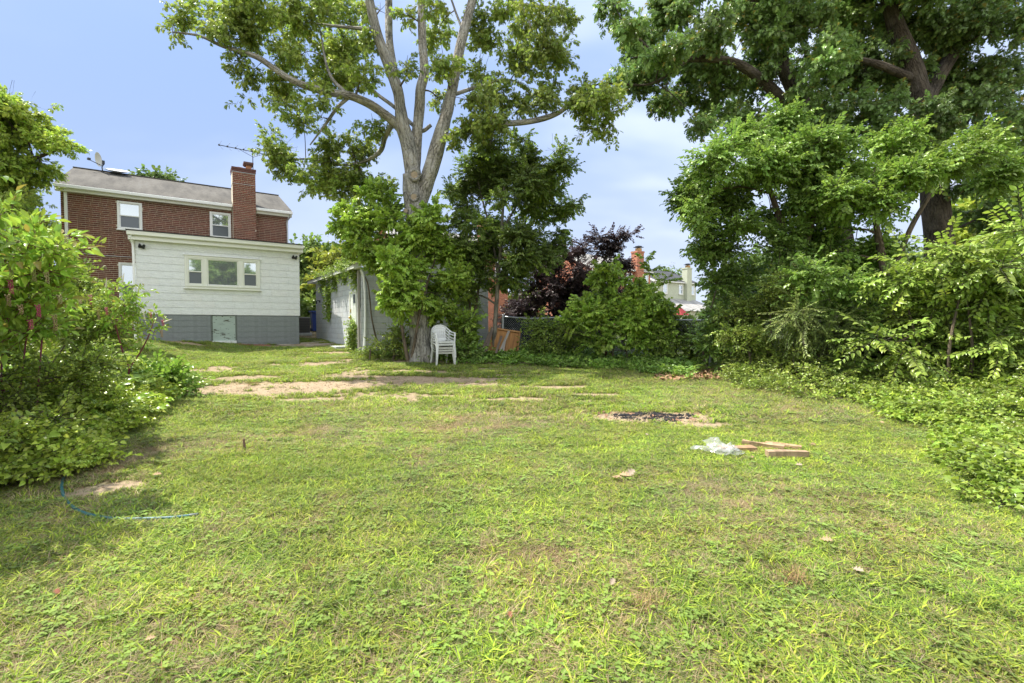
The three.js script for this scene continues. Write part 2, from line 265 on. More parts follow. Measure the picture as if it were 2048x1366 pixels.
// ---------------------------------------------------------------- the brick house
{
  const h = thing('brick_house', 'two-storey red brick house with grey shingle roof and tall chimney behind the white addition', 'house', [HX, 0, HZ], RY), Z = -3.4, far = toCam(h), RZ = -6.9;
  const gb = new THREE.ExtrudeGeometry(new THREE.Shape([[0, .5], [7, .5], [7, 6.6], [3.5, 8.15], [0, 6.6]].map((p) => new THREE.Vector2(...p))), { depth: 7.55, bevelEnabled: false }); gb.rotateY(Math.PI / 2); gb.translate(-2.33, 0, Z);
  const wall = part('wall', uvMetres(gb), mat.mortar, h);
  const W1 = [-0.75, 0.01, 5.29, 6.36], W2 = [2.23, 2.99, 5.27, 6.34], W3 = [-0.75, 0.02, 2.36, 4.02];
  const list = courses(-2.33, 5.22, 0.85, 6.5, 0.22, 0.0745, 0.021, [W1, W2, W3, [3.05, 3.9, 0, 7]], 41, .5, .009).filter(([a, b, y]) => !(a > 0.35 && y < 4.7));
  lay(list, wall, 'brick', brickMats, flat(Z + 0.002), 0.03, 300, 42, ([a, b, y]) => (y < 3.6 ? 1e9 : far((a + b) / 2, y, Z)));
  windowPart(h, ...W1, Z + .016); windowPart(h, ...W2, Z + .016); windowPart(h, ...W3, Z + .016);
  const ridge = [8.22, RZ];
  part('roof', [...roofSlope(-2.46, 5.35, 6.7, Z + 0.24, ...ridge, 26, 3), ...roofSlope(-2.46, 5.35, 6.7, 2 * RZ - Z - 0.24, ...ridge, 14, 4), box(-2.46, 5.35, 8.22, 8.26, RZ - .1, RZ + .1)], mat.roof, h);
  for (const s of [0, 1]) for (const x of [-2.42, 5.31]) { const b = new THREE.BoxGeometry(.03, .18, Math.hypot(3.72, 1.52)); b.rotateX((s ? -1 : 1) * Math.atan2(1.52, 3.72)); b.translate(x, 7.34, RZ + (s ? -1 : 1) * 1.87); part('barge_board', b, mat.fascia, h); }
  for (const [a, b] of [[-2.47, 3.03], [3.92, 5.37]]) {           // two lengths of gutter, left and right of the chimney
    part('gutter', rbox(a, b, 6.565, 6.685, Z + .2, Z + .32, .02), mat.trim, h); part('fascia', box(a + .02, b - .02, 6.46, 6.6, Z + .022, Z + .2), mat.fascia, h);
  }
  part('downspout', [rbox(-2.23, -2.14, 0.9, 6.46, Z + .03, Z + .1)], mat.trim, h);
  part('downspout', tube([V(5.27, 6.58, Z + .27), V(5.26, 6.44, Z + .2), V(5.18, 6.3, Z + .06), V(5.18, 5.8, Z + .06), V(5.18, .9, Z + .06)], [.035, .035, .035, .035, .035], 8, 4), mat.galv, h);
  const ch = part('chimney', [box(3.05, 3.9, 0.8, 8.1, Z - 0.3, Z + 0.4)], mat.mortar, h);
  lay(courses(3.05, 3.9, 4.6, 8.09, 0.22, 0.0745, 0.021, [], 44, .5, .009), ch, 'brick', tintSet(7, 29, [0.25, 0.085, 0.055], 0.36), flat(Z + 0.402), 0.03, 0, 45);
  part('cap', [rbox(3.03, 3.92, 8.06, 8.15, Z - .33, Z + .43), rbox(3.02, 3.93, 8.152, 8.24, Z - .34, Z + .44)], tintSet(1, 3, [.15, .06, .045], 0)[0], ch);
  part('strap', [box(3.04, 3.91, 8.035, 8.05, Z - .31, Z + .428), box(3.04, 3.91, 7.55, 7.562, Z - .31, Z + .428)], mat.galv, ch);
  const clay = M({ color: C(.45, .2, .1), roughness: 0.9, map: T.speck });
  part('flue', [rbox(3.25, 3.45, 8.24, 8.29, Z - .1, Z + .3)], clay, ch);
  part('flue', [rbox(3.58, 3.78, 8.24, 8.44, Z - .05, Z + .25)], clay, ch);
  part('rain_cap', [box(3.51, 3.82, 8.43, 8.47, Z - .1, Z + .3), box(3.48, 3.85, 8.472, 8.55, Z - .13, Z + .33)], M({ color: C(.12, .06, .05), roughness: 0.7 }), ch);
  part('cable', tube([V(-2.2, 4.28, Z + .03), V(-1, 4.25, Z + .03), V(0.1, 4.26, Z + .03)], [.012, .012, .012], 6, 3), mat.galv, h);

  const fr = thing('satellite_dish', 'satellite dish on a bent arm upright on the brick house roof ridge', 'satellite dish', V(-1.5, 8.2, -6.8).applyMatrix4(h.matrixWorld), RY + .5);
  const dish = (R, dp) => { const p = []; for (let i = 0; i <= 8; i++) p.push(new THREE.Vector2(R * i / 8, dp * (i / 8) ** 2)); for (let i = 8; i >= 0; i--) p.push(new THREE.Vector2(R * i / 8, dp * (i / 8) ** 2 - 0.012)); return new THREE.LatheGeometry(p, 28); };
  part('reflector', dish(0.29, 0.07).rotateZ(Math.PI / 2 + .2).rotateY(-.05).translate(-.08, .5, 0), M({ color: C(.55, .55, .5), roughness: 0.5 }), fr);
  part('mast', tube([V(0, 0, 0), V(-.02, .22, 0), V(.04, .34, 0), V(-.02, .46, 0)], [.022, .022, .022, .022], 8, 3), mat.metal, fr);
  part('feed_arm', [tube([V(.02, .25, 0), V(-.2, .3, 0), V(-.46, .38, 0)], [.018, .016, .014], 6, 3), rbox(-.52, -.42, .36, .45, -.05, .05)], mat.metal, fr);
  part('bracket', [rbox(-.06, .06, .32, .48, -.06, .06)], mat.metal, fr);
  const old = thing('satellite_dish', 'second pale dish lying face up on the roof ridge beside the upright dish', 'satellite dish', V(-1.02, 8.22, -6.6).applyMatrix4(h.matrixWorld), RY);
  part('reflector', dish(0.44, 0.09).scale(1, 1, .8).rotateX(.35), M({ color: C(.62, .66, .68), roughness: 0.5 }), old);
  part('foot', [rbox(-.2, .2, -.14, -.02, -.05, .05)], mat.metal, old);

  const an = thing('tv_antenna', 'old rooftop TV antenna with thin rods above the brick chimney', 'antenna', V(3.86, 8.24, Z - .02).applyMatrix4(h.matrixWorld), RY);
  part('mast', tube([V(0, -.4, 0), V(0, 1.04, 0)], [.016, .016], 8, 1), mat.metal, an);
  part('boom', [tube([V(-1.28, .9, .05), V(.64, .88, -.05)], [.017, .015], 6, 1), tube([V(-.5, .88, 0), V(0, .66, 0)], [.009, .009], 6, 1), tube([V(.42, .86, 0), V(0, .64, 0)], [.009, .009], 6, 1)], mat.metal, an);
  for (let k = 0; k < 7; k++) {
    const x = -1.24 + k * .3, l = .62 - k * .05; part('clamp', rbox(x - .028, x + .028, .885 - .004 * k, .95 - .004 * k, -.03, .03), mat.metal, an);
    for (const s of [-1, 1]) part('rod', tube([V(x, .92, 0), V(x + .12 + .06 * s, .92 + .02 * s, s * -l)], [.0055, .0045], 5, 1), mat.galv, an);
  }
}
// ---------------------------------------------------------------- the white addition
{
  const e = thing('house_addition', 'white shingled one-storey addition on a grey foundation with a triple window', 'house', [HX, 0, HZ], RY), far = toCam(e);
  const body = part('wall', [box(0.012, 5.02, 2.0, 4.5, -3.38, -0.012)], M({ color: C(.62, .64, .62), roughness: 0.9 }), e);
  const H = [1.36, 3.65, 2.95, 4.04], list = [];
  for (const p of courses(0, 5.035, 2.0, 4.44, 0.61, 0.2455, 0.005, [H], 61, 0.37, .002)) list.push(p);
  const r = rng(62);
  for (const [a, b, y0, y1] of list) { const g = part('shingle', unitBev, shingleMats[Math.floor(r() * 5)], body); g.position.set((a + b) / 2, (y0 + y1) / 2 - .002, -.004 + (r() - .5) * .003); g.scale.set(b - a + .0012, y1 - y0 - .001, .012); g.rotation.set(-0.03, 0, (r() - .5) * .004); }
  part('corner_board', [rbox(5.02, 5.05, 2.0, 4.44, -.04, .016)], mat.white, e);
  const fnd = M({ color: C(.25, .275, .275), roughness: 0.75, map: T.speck, bumpMap: T.speckBump, bumpScale: .004 });
  const fw = part('foundation', [box(0.02, 2.09, 0.3, 1.985, -3.38, -.022), box(2.88, 5.015, 0.3, 1.985, -3.38, -.022), box(2.05, 2.92, .3, 2.0, -3.37, -.09)], fnd, e);
  { const rr = rng(8); for (let k = 0; k < 5; k++) { const y = 0.98 + k * .2; for (const [a, b] of [[.025, 2.07], [2.9, 5.01]]) part('block_course', uvMetres(new RoundedBoxGeometry(b - a, .194, .014, 1, .004)).translate((a + b) / 2, y + .1, -.02 + rr() * .003), fnd, fw); } }
  const hatch = part('access_hatch', [box(2.13, 2.85, 1.06, 1.965, -.08, -.03)], M({ color: C(.45, .5, .48), map: T.peel, roughness: 0.85 }), e);
  part('frame', [rbox(2.085, 2.135, 1.0, 1.98, -.07, -.012), rbox(2.845, 2.89, 1.0, 1.98, -.07, -.012)], M({ color: C(.16, .17, .16), map: T.peel, roughness: 0.9 }), hatch);
  part('sill', rbox(2.12, 2.875, 0.97, 1.065, -.07, .03), mat.white, hatch);
  // triple window: two double-hung windows either side of a fixed picture window, in one casing
  const cas = part('window_casing', [rbox(1.34, 3.67, 4.0, 4.065, -.01, .055), rbox(1.34, 3.67, 2.93, 2.99, -.01, .055), rbox(1.34, 1.4, 2.99, 4.0, -.01, .05), rbox(3.61, 3.67, 2.99, 4.0, -.01, .05), rbox(1.9, 1.985, 2.99, 4.0, -.01, .045), rbox(2.99, 3.09, 2.99, 4.0, -.01, .045)], mat.fascia, e);
  part('head_flashing', rbox(1.3, 3.71, 4.07, 4.09, -.01, .085), mat.trim, cas); part('sill', rbox(1.3, 3.71, 2.9, 2.928, -.01, .1), mat.fascia, cas);
  windowPart(e, 1.4, 1.9, 3.03, 4.0, -.004, { frame: .045, mat: mat.fascia }); windowPart(e, 1.985, 2.99, 3.03, 4.0, -.004, { frame: .03, fixed: 1, mat: mat.fascia }); windowPart(e, 3.09, 3.61, 3.03, 4.0, -.004, { frame: .045, mat: mat.fascia });
  part('roof', [...roofSlope(-.22, 5.2, 4.74, .27, 5.22, -3.39, 12, 9)], M({ color: C(.09, .085, .08), map: T.roofC, roughness: .95 }), e);
  part('soffit', [box(-.17, 5.16, 4.44, 4.52, -3.35, .2), box(-.17, 5.16, 4.522, 4.7, -3.35, .16)], mat.fascia, e);
  part('gutter', [rbox(-.2, 5.17, 4.58, 4.72, .165, .275, .02)], mat.fascia, e);
  part('drip_edge', box(-.22, 5.19, 4.722, 4.742, .12, .29), mat.dark, e);
  part('downspout', tube([V(-.1, 4.6, .2), V(-.1, 4.5, .18), V(-.06, 4.35, .06), V(-.045, 4.1, .05), V(-.045, 2.6, .05), V(-.045, 1.3, .05), V(-.04, 1.14, .08), V(0, 1.08, .2)], [.04, .04, .038, .038, .038, .038, .038, .04], 10, 4), mat.trim, e);
  for (const x of [.17, 4.86]) { const l = part('floodlight', new THREE.CylinderGeometry(.05, .05, .03, 14).rotateX(Math.PI / 2).translate(x, 4.34, .03), mat.white, e); part('lamp_head', [new THREE.CylinderGeometry(.028, .055, .13, 14).rotateX(1.0).translate(x - .04, 4.27, .1), new THREE.CylinderGeometry(.028, .055, .13, 14).rotateX(.8).rotateY(.6).translate(x + .06, 4.25, .09)], mat.dark, l); }
}
// ---------------------------------------------------------------- the block garage
{
  const GX = -4.99, GZ = -16, g = thing('block_garage', 'grey concrete-block garage with a side door overgrown by vines', 'garage', [GX, 0, GZ], RY), far = toCam(g), L = 6.9, W = 4.9;
  const joint = M({ color: C(.3, .32, .33), roughness: .95, map: T.speck });
  const wall = part('wall', [box(.012, W - .012, .4, 3.52, -L + .012, -.012)], joint, g);
  const left = courses(0, L, .72, 3.5, .4, .2, .007, [[.6, 1.42, .95, 2.83]], 71).map((p) => p), lw = (x, y, dz) => new THREE.Matrix4().makeTranslation(.006 - dz, y, -x).multiply(new THREE.Matrix4().makeRotationY(-Math.PI / 2));
  lay(left, wall, 'block', blockMats, lw, .018, 240, 72, ([a, b, y]) => far(0, y, -(a + b) / 2));
  lay(courses(0, W, .72, 3.5, .4, .2, .007, [[2.55, 3.15, 2.2, 3.05]], 73), wall, 'block', blockMats, flat(-.006), .018, 60, 74, ([a]) => a);
  const slope = (4.9 - 3.58) / (2.45 + .32);
  part('gable', tri([[0, 3.52], [W, 3.52], [2.45, 4.72]], -.05, -.01), M({ color: C(.55, .58, .56), map: T.paint, roughness: .8 }), g);
  part('vent', [rbox(2.2, 2.7, 3.85, 4.2, -.012, .012), ...[0, 1, 2, 3].map((k) => rbox(2.24, 2.66, 3.89 + k * .075, 3.93 + k * .075, .005, .03))], mat.dark, g);
  const rl = [], dq = Math.atan(slope), hyp = Math.hypot(2.77, 1.32);
  for (const s of [-1, 1]) for (let k = 0; k < 14; k++) { const t = (k + .5) / 14, b = uvMetres(new THREE.BoxGeometry(hyp / 14 * 1.25, .012, L + .5)); b.rotateZ(-s * dq + s * .03); b.translate(2.45 + s * 2.77 * (1 - t), mix(3.6, 4.93, t), -L / 2); rl.push(b); }
  part('roof', rl, M({ color: C(.17, .15, .145), map: T.roofC, roughness: .95 }), g);
  part('soffit', [box(-.3, 0, 3.5, 3.53, -L - .2, .18), box(W, W + .3, 3.5, 3.53, -L - .2, .18)], mat.fascia, g);
  part('fascia', [rbox(-.32, -.3, 3.48, 3.6, -L - .22, .22, .006)], mat.fascia, g);
  for (const s of [-1, 1]) { const b = new THREE.BoxGeometry(hyp, .16, .025); b.rotateZ(-s * dq); b.translate(2.45 + s * 1.385, 4.18, .2); part('barge_board', b, mat.fascia, g); }
  const door = part('door', [box(-.004, .04, 1.0, 2.76, -1.36, -.66), ...[[1.06, 1.4], [1.46, 1.8], [1.86, 2.28]].flatMap(([a, b]) => [rbox(-.012, .0, a, b, -1.28, -.74, .004)])], M({ color: C(.72, .76, .7), map: T.paint, roughness: .6 }), g);
  part('frame', [rbox(-.03, .03, .96, 2.82, -1.43, -1.362), rbox(-.03, .03, .96, 2.82, -.658, -.59), rbox(-.032, .03, 2.762, 2.84, -1.46, -.56)], mat.fascia, door);
  part('pane', [box(-.02, -.006, 2.4, 2.7, -.96, -.86), box(-.02, -.006, 2.4, 2.7, -.84, -.74)], mat.screen, door);
  part('handle', [new THREE.SphereGeometry(.04, 12, 8).translate(-.06, 1.9, -1.28), rbox(-.02, -.006, 1.82, 1.98, -1.32, -1.24)], M({ color: C(.6, .42, .12), metalness: .8, roughness: .35 }), door);
  part('hasp', [rbox(-.025, -.005, 2.08, 2.2, -1.34, -1.24)], M({ color: C(.6, .42, .12), metalness: .8, roughness: .35 }), door);
  windowPart(g, 2.55, 3.15, 2.24, 3.02, .0, { plain: 1 });
  part('downspout', [rbox(-.1, -.03, .75, 3.45, -.2, -.1)], M({ color: C(.32, .3, .27), roughness: .6 }), g);
  part('downspout', tube([V(-.05, 3.45, .1), V(.05, 3.2, .07), V(.05, 1.0, .07), V(.0, .78, .12)], [.04, .04, .04, .04], 10, 4), mat.trim, g);
  part('wall_lamp', [rbox(-.05, .01, 2.62, 2.72, -6.1, -6.02), tube([V(-.04, 2.7, -6.06), V(-.16, 2.68, -6.0), V(-.18, 2.56, -5.98)], [.02, .02, .035], 8, 3)], mat.metal, g);
  g.updateMatrixWorld(true);
  const st = thing('concrete_step', 'low grey concrete step with brown end against the garage side wall', 'step', V(-.25, .68, -1.95).applyMatrix4(g.matrixWorld), RY);
  part('tread', rbox(-.25, .25, .12, .2, -.52, .5, .012), blockMats[0], st); part('riser', rbox(-.22, .22, -.05, .122, -.5, -.1, .01), blockMats[2], st); part('end_board', rbox(-.235, .22, -.05, .12, -.098, .48, .01), wood(.3, .19, .12), st);
}
// ---------------------------------------------------------------- houses farther along the row
const farBrick = texture(512, 512, (u, v) => { const y = v * 14, row = Math.floor(y), x = u * 5 + (row % 2) * .5, jx = x - Math.floor(x), jy = y - row, k = 1 + .3 * VAL[PERM[PERM[Math.floor(x) % 5] + row]]; return jx < .05 || jy < .14 ? [.5, .42, .33] : [.4 * k, .125 * k, .06 * k]; }, true, 1, 1);
function rowHouse(label, x, z, wallMat, roofMat, o = {}) {
  const h = thing('row_house', label, 'house', [x, 0, z], RY);  // origin below the foot of the chimney
  const X0 = -5.6, X1 = 1.75, Z = -.4, D = 7;
  const gb = new THREE.ExtrudeGeometry(new THREE.Shape([[0, .2], [D, .2], [D, 6.4], [D / 2, 7.98], [0, 6.4]].map((p) => new THREE.Vector2(...p))), { depth: X1 - X0, bevelEnabled: false }); gb.rotateY(Math.PI / 2); gb.translate(X0, 0, Z);
  part('wall', uvMetres(gb), wallMat, h);
  part('roof', [...roofSlope(X0 - .15, X1 + .15, 6.45, Z + .24, 8.05, Z - D / 2, 14, 5, .03), ...roofSlope(X0 - .15, X1 + .15, 6.45, Z - D - .24, 8.05, Z - D / 2, 14, 6, .03)], roofMat, h);
  for (const s of [0, 1]) { const b = new THREE.BoxGeometry(.03, .2, Math.hypot(D / 2 + .25, 1.65)); b.rotateX((s ? -1 : 1) * Math.atan2(1.6, D / 2 + .24)); b.translate(X0 - .14, 7.17, Z - D / 2 + (s ? -1 : 1) * (D / 4 + .12)); part('barge_board', b, mat.trim, h); }
  part('gutter', box(X0 - .15, X1 + .15, 6.33, 6.47, Z + .1, Z + .26), mat.trim, h);
  part('downspout', rbox(X0 + .15, X0 + .25, .3, 6.35, Z + .02, Z + .1), mat.trim, h);
  const ch = part('chimney', [box(-.42, .42, .2, 8.1, Z - .3, Z + .4), box(-.46, .46, 7.95, 8.1, Z - .34, Z + .44)].map(uvMetres), o.chimney ?? wallMat, h);
  part('flue', [rbox(-.2, .2, 8.1, 8.35, -.45, -.05)], M({ color: C(.5, .3, .12) }), ch); part('rain_cap', [box(-.32, .32, 8.42, 8.47, -.56, .06), box(-.05, .05, 8.3, 8.45, -.3, -.2), box(-.2, .2, 8.5, 8.56, -.45, -.05)], mat.metal, ch);
  for (const [a, y] of [[-4.1, 5.1], [-1.4, 5.1], [-4.1, 2.4], [-1.4, 2.4], [.7, 5.1]]) windowPart(h, a, a + .75, y, y + 1.05, Z + .01, { plain: 1 });
  for (const [a, y] of [[-3, 4.6], [-3, 1.9], [-.6, 4.6]]) { const w = windowPart(h, a, a + .75, y, y + 1.1, 0, { plain: 1 }); w.position.set(X0 - .01, 0, Z - 1.6); w.rotation.y = -Math.PI / 2; }
  return h;
}
const fb = M({ map: farBrick, roughness: .9 }), greyRoof = M({ color: C(.3, .3, .29), map: T.roofC, roughness: .95 });
rowHouse('red brick house glimpsed behind the garage and the thin saplings', -1.5, -31, fb, greyRoof);
rowHouse('red brick house with a pale grey roof behind the purple-leaved tree', 11.2, -42, fb, greyRoof);
{
  const sage = M({ color: C(.52, .56, .42), map: T.paint, roughness: .8, bumpMap: T.speckBump, bumpScale: .004 });
  const h = rowHouse('pale green house with dark roof and slim pale chimney far off on the right', 19.9, -54, sage, M({ color: C(.07, .075, .09), map: T.roofC, roughness: .9 }));
  part('lean_to_roof', roofSlope(-5.2, 1.6, 3.1, 3.0, 4.5, -.4, 12, 8, .03), M({ color: C(.42, .42, .42), map: T.roofC, roughness: .9 }), h); part('lean_to_wall', box(-5.0, 1.4, .2, 3.15, -.38, 2.8), sage, h);
}
{
  const h = thing('distant_house', 'house with a red-brown tiled roof seen through the gap beside the garage', 'house', [-19.5, 0, -46], RY);
  part('wall', box(-5, 4, .4, 4.2, -7, 0), fb, h); part('roof', [...roofSlope(-5.3, 4.3, 4.2, .35, 6.6, -3.5, 16, 31, .05), ...roofSlope(-5.3, 4.3, 4.2, -7.3, 6.6, -3.5, 12, 32, .05)], M({ color: C(.27, .13, .1), map: T.roofC, roughness: .9 }), h);
  windowPart(h, -2, -1, 1.6, 3, .01, { plain: 1 }); windowPart(h, 1, 2, 1.6, 3, .01, { plain: 1 });
}
// ---------------------------------------------------------------- leaves, sprigs, crowns
const LEAF = {
  oval: [[0, .02], [.22, .4], [.5, .5], [.78, .32], [1, 0]], lance: [[0, .03], [.2, .36], [.45, .5], [.75, .3], [1, 0]], heart: [[-.06, .22], [.1, .47], [.32, .5], [.62, .33], [1, 0]],
  oak: [[0, .03], [.2, .14], [.3, .42], [.4, .15], [.55, .5], [.65, .17], [.8, .34], [.87, .14], [1, 0]], ivy: [[0, .16], [.12, .5], [.32, .3], [.48, .44], [.62, .2], [1, 0]],
};
class Sprig {
  constructor() { this.p = []; this.c = []; this.i = []; }
  leaf(o, dir, nrm, L, W, shape, fold, curl, col) {
    const y = dir.clone().normalize(), z = nrm.clone().addScaledVector(y, -nrm.dot(y)).normalize(), x = y.clone().cross(z), b = this.p.length / 3;
    const put = (u, v, w) => { this.p.push(o.x + x.x * u + y.x * v + z.x * w, o.y + x.y * u + y.y * v + z.y * w, o.z + x.z * u + y.z * v + z.z * w); this.c.push(col[0], col[1], col[2]); };
    shape.forEach(([t, w]) => { const h = -curl * t * t * L; put(0, t * L, h); put(-w * W, t * L, h + fold * w * W); put(w * W, t * L, h + fold * w * W); });
    for (let k = 0; k < shape.length - 1; k++) { const a = b + 3 * k; this.i.push(a, a + 3, a + 1, a + 1, a + 3, a + 4, a, a + 2, a + 3, a + 2, a + 5, a + 3); }
  }
  stem(a, b, r0, r1, col) {
    const d = b.clone().sub(a).normalize(), q = Math.abs(d.y) > .9 ? V(1, 0, 0) : V(0, 1, 0), x = d.clone().cross(q).normalize(), y = d.clone().cross(x), s = this.p.length / 3;
    for (const [p, r] of [[a, r0], [b, r1]]) for (let k = 0; k < 3; k++) { const c = Math.cos(k * 2.094) * r, n = Math.sin(k * 2.094) * r; this.p.push(p.x + x.x * c + y.x * n, p.y + x.y * c + y.y * n, p.z + x.z * c + y.z * n); this.c.push(...col); }
    for (let k = 0; k < 3; k++) { const n = (k + 1) % 3; this.i.push(s + k, s + n, s + 3 + k, s + n, s + 3 + n, s + 3 + k); }
  }
  geo() { const g = new THREE.BufferGeometry(); g.setAttribute('position', new THREE.Float32BufferAttribute(this.p, 3)); g.setAttribute('color', new THREE.Float32BufferAttribute(this.c, 3)); g.setIndex(this.i); g.computeVertexNormals(); return g; }
}
const leafMat = (gloss = .3, tr = .4, rough = .36) => new THREE.MeshPhysicalMaterial({ vertexColors: true, side: THREE.DoubleSide, roughness: 1, transmission: tr, thickness: 0, clearcoat: gloss, clearcoatRoughness: rough, specularIntensity: .4 });
const LM = { soft: leafMat(.5, .45, .3), gloss: leafMat(.75, .38, .27), grass: leafMat(.12, .42, .45), dry: new THREE.MeshPhysicalMaterial({ vertexColors: true, side: THREE.DoubleSide, roughness: .95, specularIntensity: .3 }) };
// a sprig: leaves alternate along a twig that runs up +y; leaves face +z
const SP = {
  oak: { shape: 'oak', L: .1, W: .082, n: 12, len: .26, flat: .8, col: [.2, .275, .045], hue: .24, mat: LM.soft, droop: .35, jit: .9 },
  darkoak: { shape: 'oak', L: .115, W: .095, n: 12, len: .26, flat: .8, col: [.14, .225, .052], hue: .15, mat: LM.gloss, droop: .35, jit: .9 },
  heart: { shape: 'heart', L: .085, W: .076, n: 10, len: .3, flat: .35, col: [.215, .325, .042], hue: .2, mat: LM.gloss, droop: .35, jit: .65 },
  sapling: { shape: 'oval', L: .066, W: .05, n: 13, len: .32, flat: .4, col: [.155, .235, .04], hue: .16, mat: LM.soft, droop: .3, jit: .65 },
  mulb: { shape: 'oval', L: .076, W: .058, n: 11, len: .36, flat: .35, col: [.17, .275, .046], hue: .16, mat: LM.gloss, droop: .25, jit: .6 },
  small: { shape: 'oval', L: .05, W: .032, n: 14, len: .3, flat: .8, col: [.2, .275, .04], hue: .2, mat: LM.gloss, droop: .1, jit: .9 },
  spray: { shape: 'lance', L: .1, W: .056, n: 15, len: .6, flat: .12, col: [.22, .315, .045], hue: .2, mat: LM.gloss, droop: .15, jit: .4, arch: .07 },
  poke: { shape: 'lance', L: .115, W: .052, n: 9, len: .27, flat: .9, col: [.25, .38, .05], hue: .25, mat: LM.gloss, droop: .25, jit: .8, stem: [.22, .06, .08] },
  purple: { shape: 'oval', L: .075, W: .05, n: 12, len: .34, flat: .4, col: [.042, .025, .026], hue: .12, mat: LM.soft, droop: .3, jit: .5 },
  ivy: { shape: 'ivy', L: .055, W: .058, n: 8, len: .26, flat: .5, col: [.21, .31, .04], hue: .24, mat: LM.gloss, droop: .1, jit: .75 },
  far: { shape: 'oval', L: .22, W: .17, n: 12, len: .8, flat: .8, col: [.14, .2, .046], hue: .15, mat: LM.soft, droop: .3, jit: .8 },
  pinn: { shape: 'lance', L: .06, W: .026, n: 26, len: .5, flat: .08, col: [.22, .29, .08], hue: .12, mat: LM.soft, droop: .2, jit: .15, arch: .2 },
};
function sprigGeos(sp, seed, variants = 3) {
  const out = [];
  for (let v = 0; v < variants; v++) {
    const r = rng(seed + v * 101), s = new Sprig(), sc = sp.stem ?? [.1, .075, .045], arch = sp.arch ?? .05, P = (t) => V(.04 * sp.len * Math.sin(t * 3 + v), t * sp.len, -arch * t * t * sp.len * 2);
    for (let k = 0; k < 3; k++) s.stem(P(k / 3), P((k + 1) / 3), .0045 * (1 - k * .25), .0045 * (.78 - k * .25), sc);
    for (let i = 0; i < sp.n; i++) {
      const t = .12 + .88 * (i + r() * .6) / sp.n, side = i % 2 ? 1 : -1, a = mix(1.4, .6, t) + (r() - .5) * .4, ph = (side > 0 ? 0 : Math.PI) + (r() - .5) * Math.PI * sp.flat * 1.6;
      const d = V(Math.sin(a) * Math.cos(ph), Math.cos(a), Math.sin(a) * Math.sin(ph) * sp.flat - sp.droop * (.4 + r() * .8));
      const n = V((r() - .5) * 2 * sp.jit, (r() - .5) * 2 * sp.jit, 1), k = .72 + .56 * r(), h = 1 + (r() - .35) * sp.hue, L = sp.L * (.7 + .5 * r()), o = P(t), pet = o.clone().addScaledVector(d, L * .18);
      s.stem(o, pet, .0022, .0016, sc);
      const odd = r(), col = odd < .012 ? [.3, .26, .05] : [sp.col[0] * k * h * 1.3, sp.col[1] * k * 1.3, sp.col[2] * k * 1.3];
      s.leaf(pet, d, n, L, sp.W * L / sp.L, LEAF[sp.shape], .25 + .5 * r(), .1 + .35 * r(), col);
    }
    out.push(s.geo());
  }
  return out;
}
const GEOS = {}; Object.entries(SP).forEach(([k, s], i) => { GEOS[k] = sprigGeos(s, 900 + i * 17); });
// a clump: a fistful of sprigs round one point, all with their leaves turned up; crowns are made of clumps and of single sprigs between them
const CLUMP = {}, CN = 16;
function clumpGeos(k, seed) {
  const sp = SP[k], R = sp.len * .95, out = [];
  for (let v = 0; v < 4; v++) {
    const r = rng(seed + v * 31), list = [];
    for (let i = 0; i < CN; i++) {
      const a = r() * 6.283, cz = r() * 1.8 - .8, q = Math.sqrt(Math.max(0, 1 - cz * cz)), o = V(q * Math.cos(a), cz, q * Math.sin(a)), d = o.clone().add(V((r() - .5) * 1.1, (r() - .5) * .8 + .05 - o.y * .5, (r() - .5) * 1.1)).normalize(), g = GEOS[k][i % GEOS[k].length].clone(), u = V((r() - .5) * .9, 1, (r() - .5) * .9);
      let x = d.clone().cross(u).normalize(); if (!(x.lengthSq() > .1)) x = V(1, 0, 0); const z = x.clone().cross(d), sc = .75 + .5 * r(), m = new THREE.Matrix4().makeBasis(x.multiplyScalar(sc), d.multiplyScalar(sc), z.multiplyScalar(sc)); m.setPosition(o.multiplyScalar(R * (.15 + .55 * r()))); list.push(g.applyMatrix4(m));
    }
    out.push(mergeGeometries(list));
  }
  return out;
}
Object.keys(SP).forEach((k, i) => { CLUMP[k] = clumpGeos(k, 3000 + i * 13); });
let total = [0, 0];
function instances(parent, name, spName, list, base, seed, tint = [1, 1, 1], geos = GEOS[spName], material = SP[spName]?.mat) {
  const r = rng(seed), per = geos.map(() => []), m = new THREE.Matrix4(), c = new THREE.Color(), out = [];
  list.forEach((q, i) => per[Math.floor(r() * geos.length)].push(q));
  per.forEach((l, v) => {
    if (!l.length) return;
    const im = new THREE.InstancedMesh(geos[v], material, l.length); im.name = name; im.userData.kind = 'stuff'; im.castShadow = im.receiveShadow = true;
    l.forEach(({ p, d, s, up, t }, i) => {
      const y = d, u = up ?? V(r() - .5, 1.1, r() - .5); let x = y.clone().cross(u).normalize(); if (x.lengthSq() < .1) x = V(1, 0, 0); const z = x.clone().cross(y);
      m.makeBasis(x.clone().multiplyScalar(s), y.clone().multiplyScalar(s), z.multiplyScalar(s)); m.setPosition(p.x - base.x, p.y - base.y, p.z - base.z); im.setMatrixAt(i, m);
      const k = (t ?? 1) * (.85 + .3 * r()); im.setColorAt(i, c.setRGB(tint[0] * k * (.92 + .16 * r()), tint[1] * k, tint[2] * k));
    });
    parent.add(im); out.push(im);
  });
  return out;
}
const DENS = 5.6;
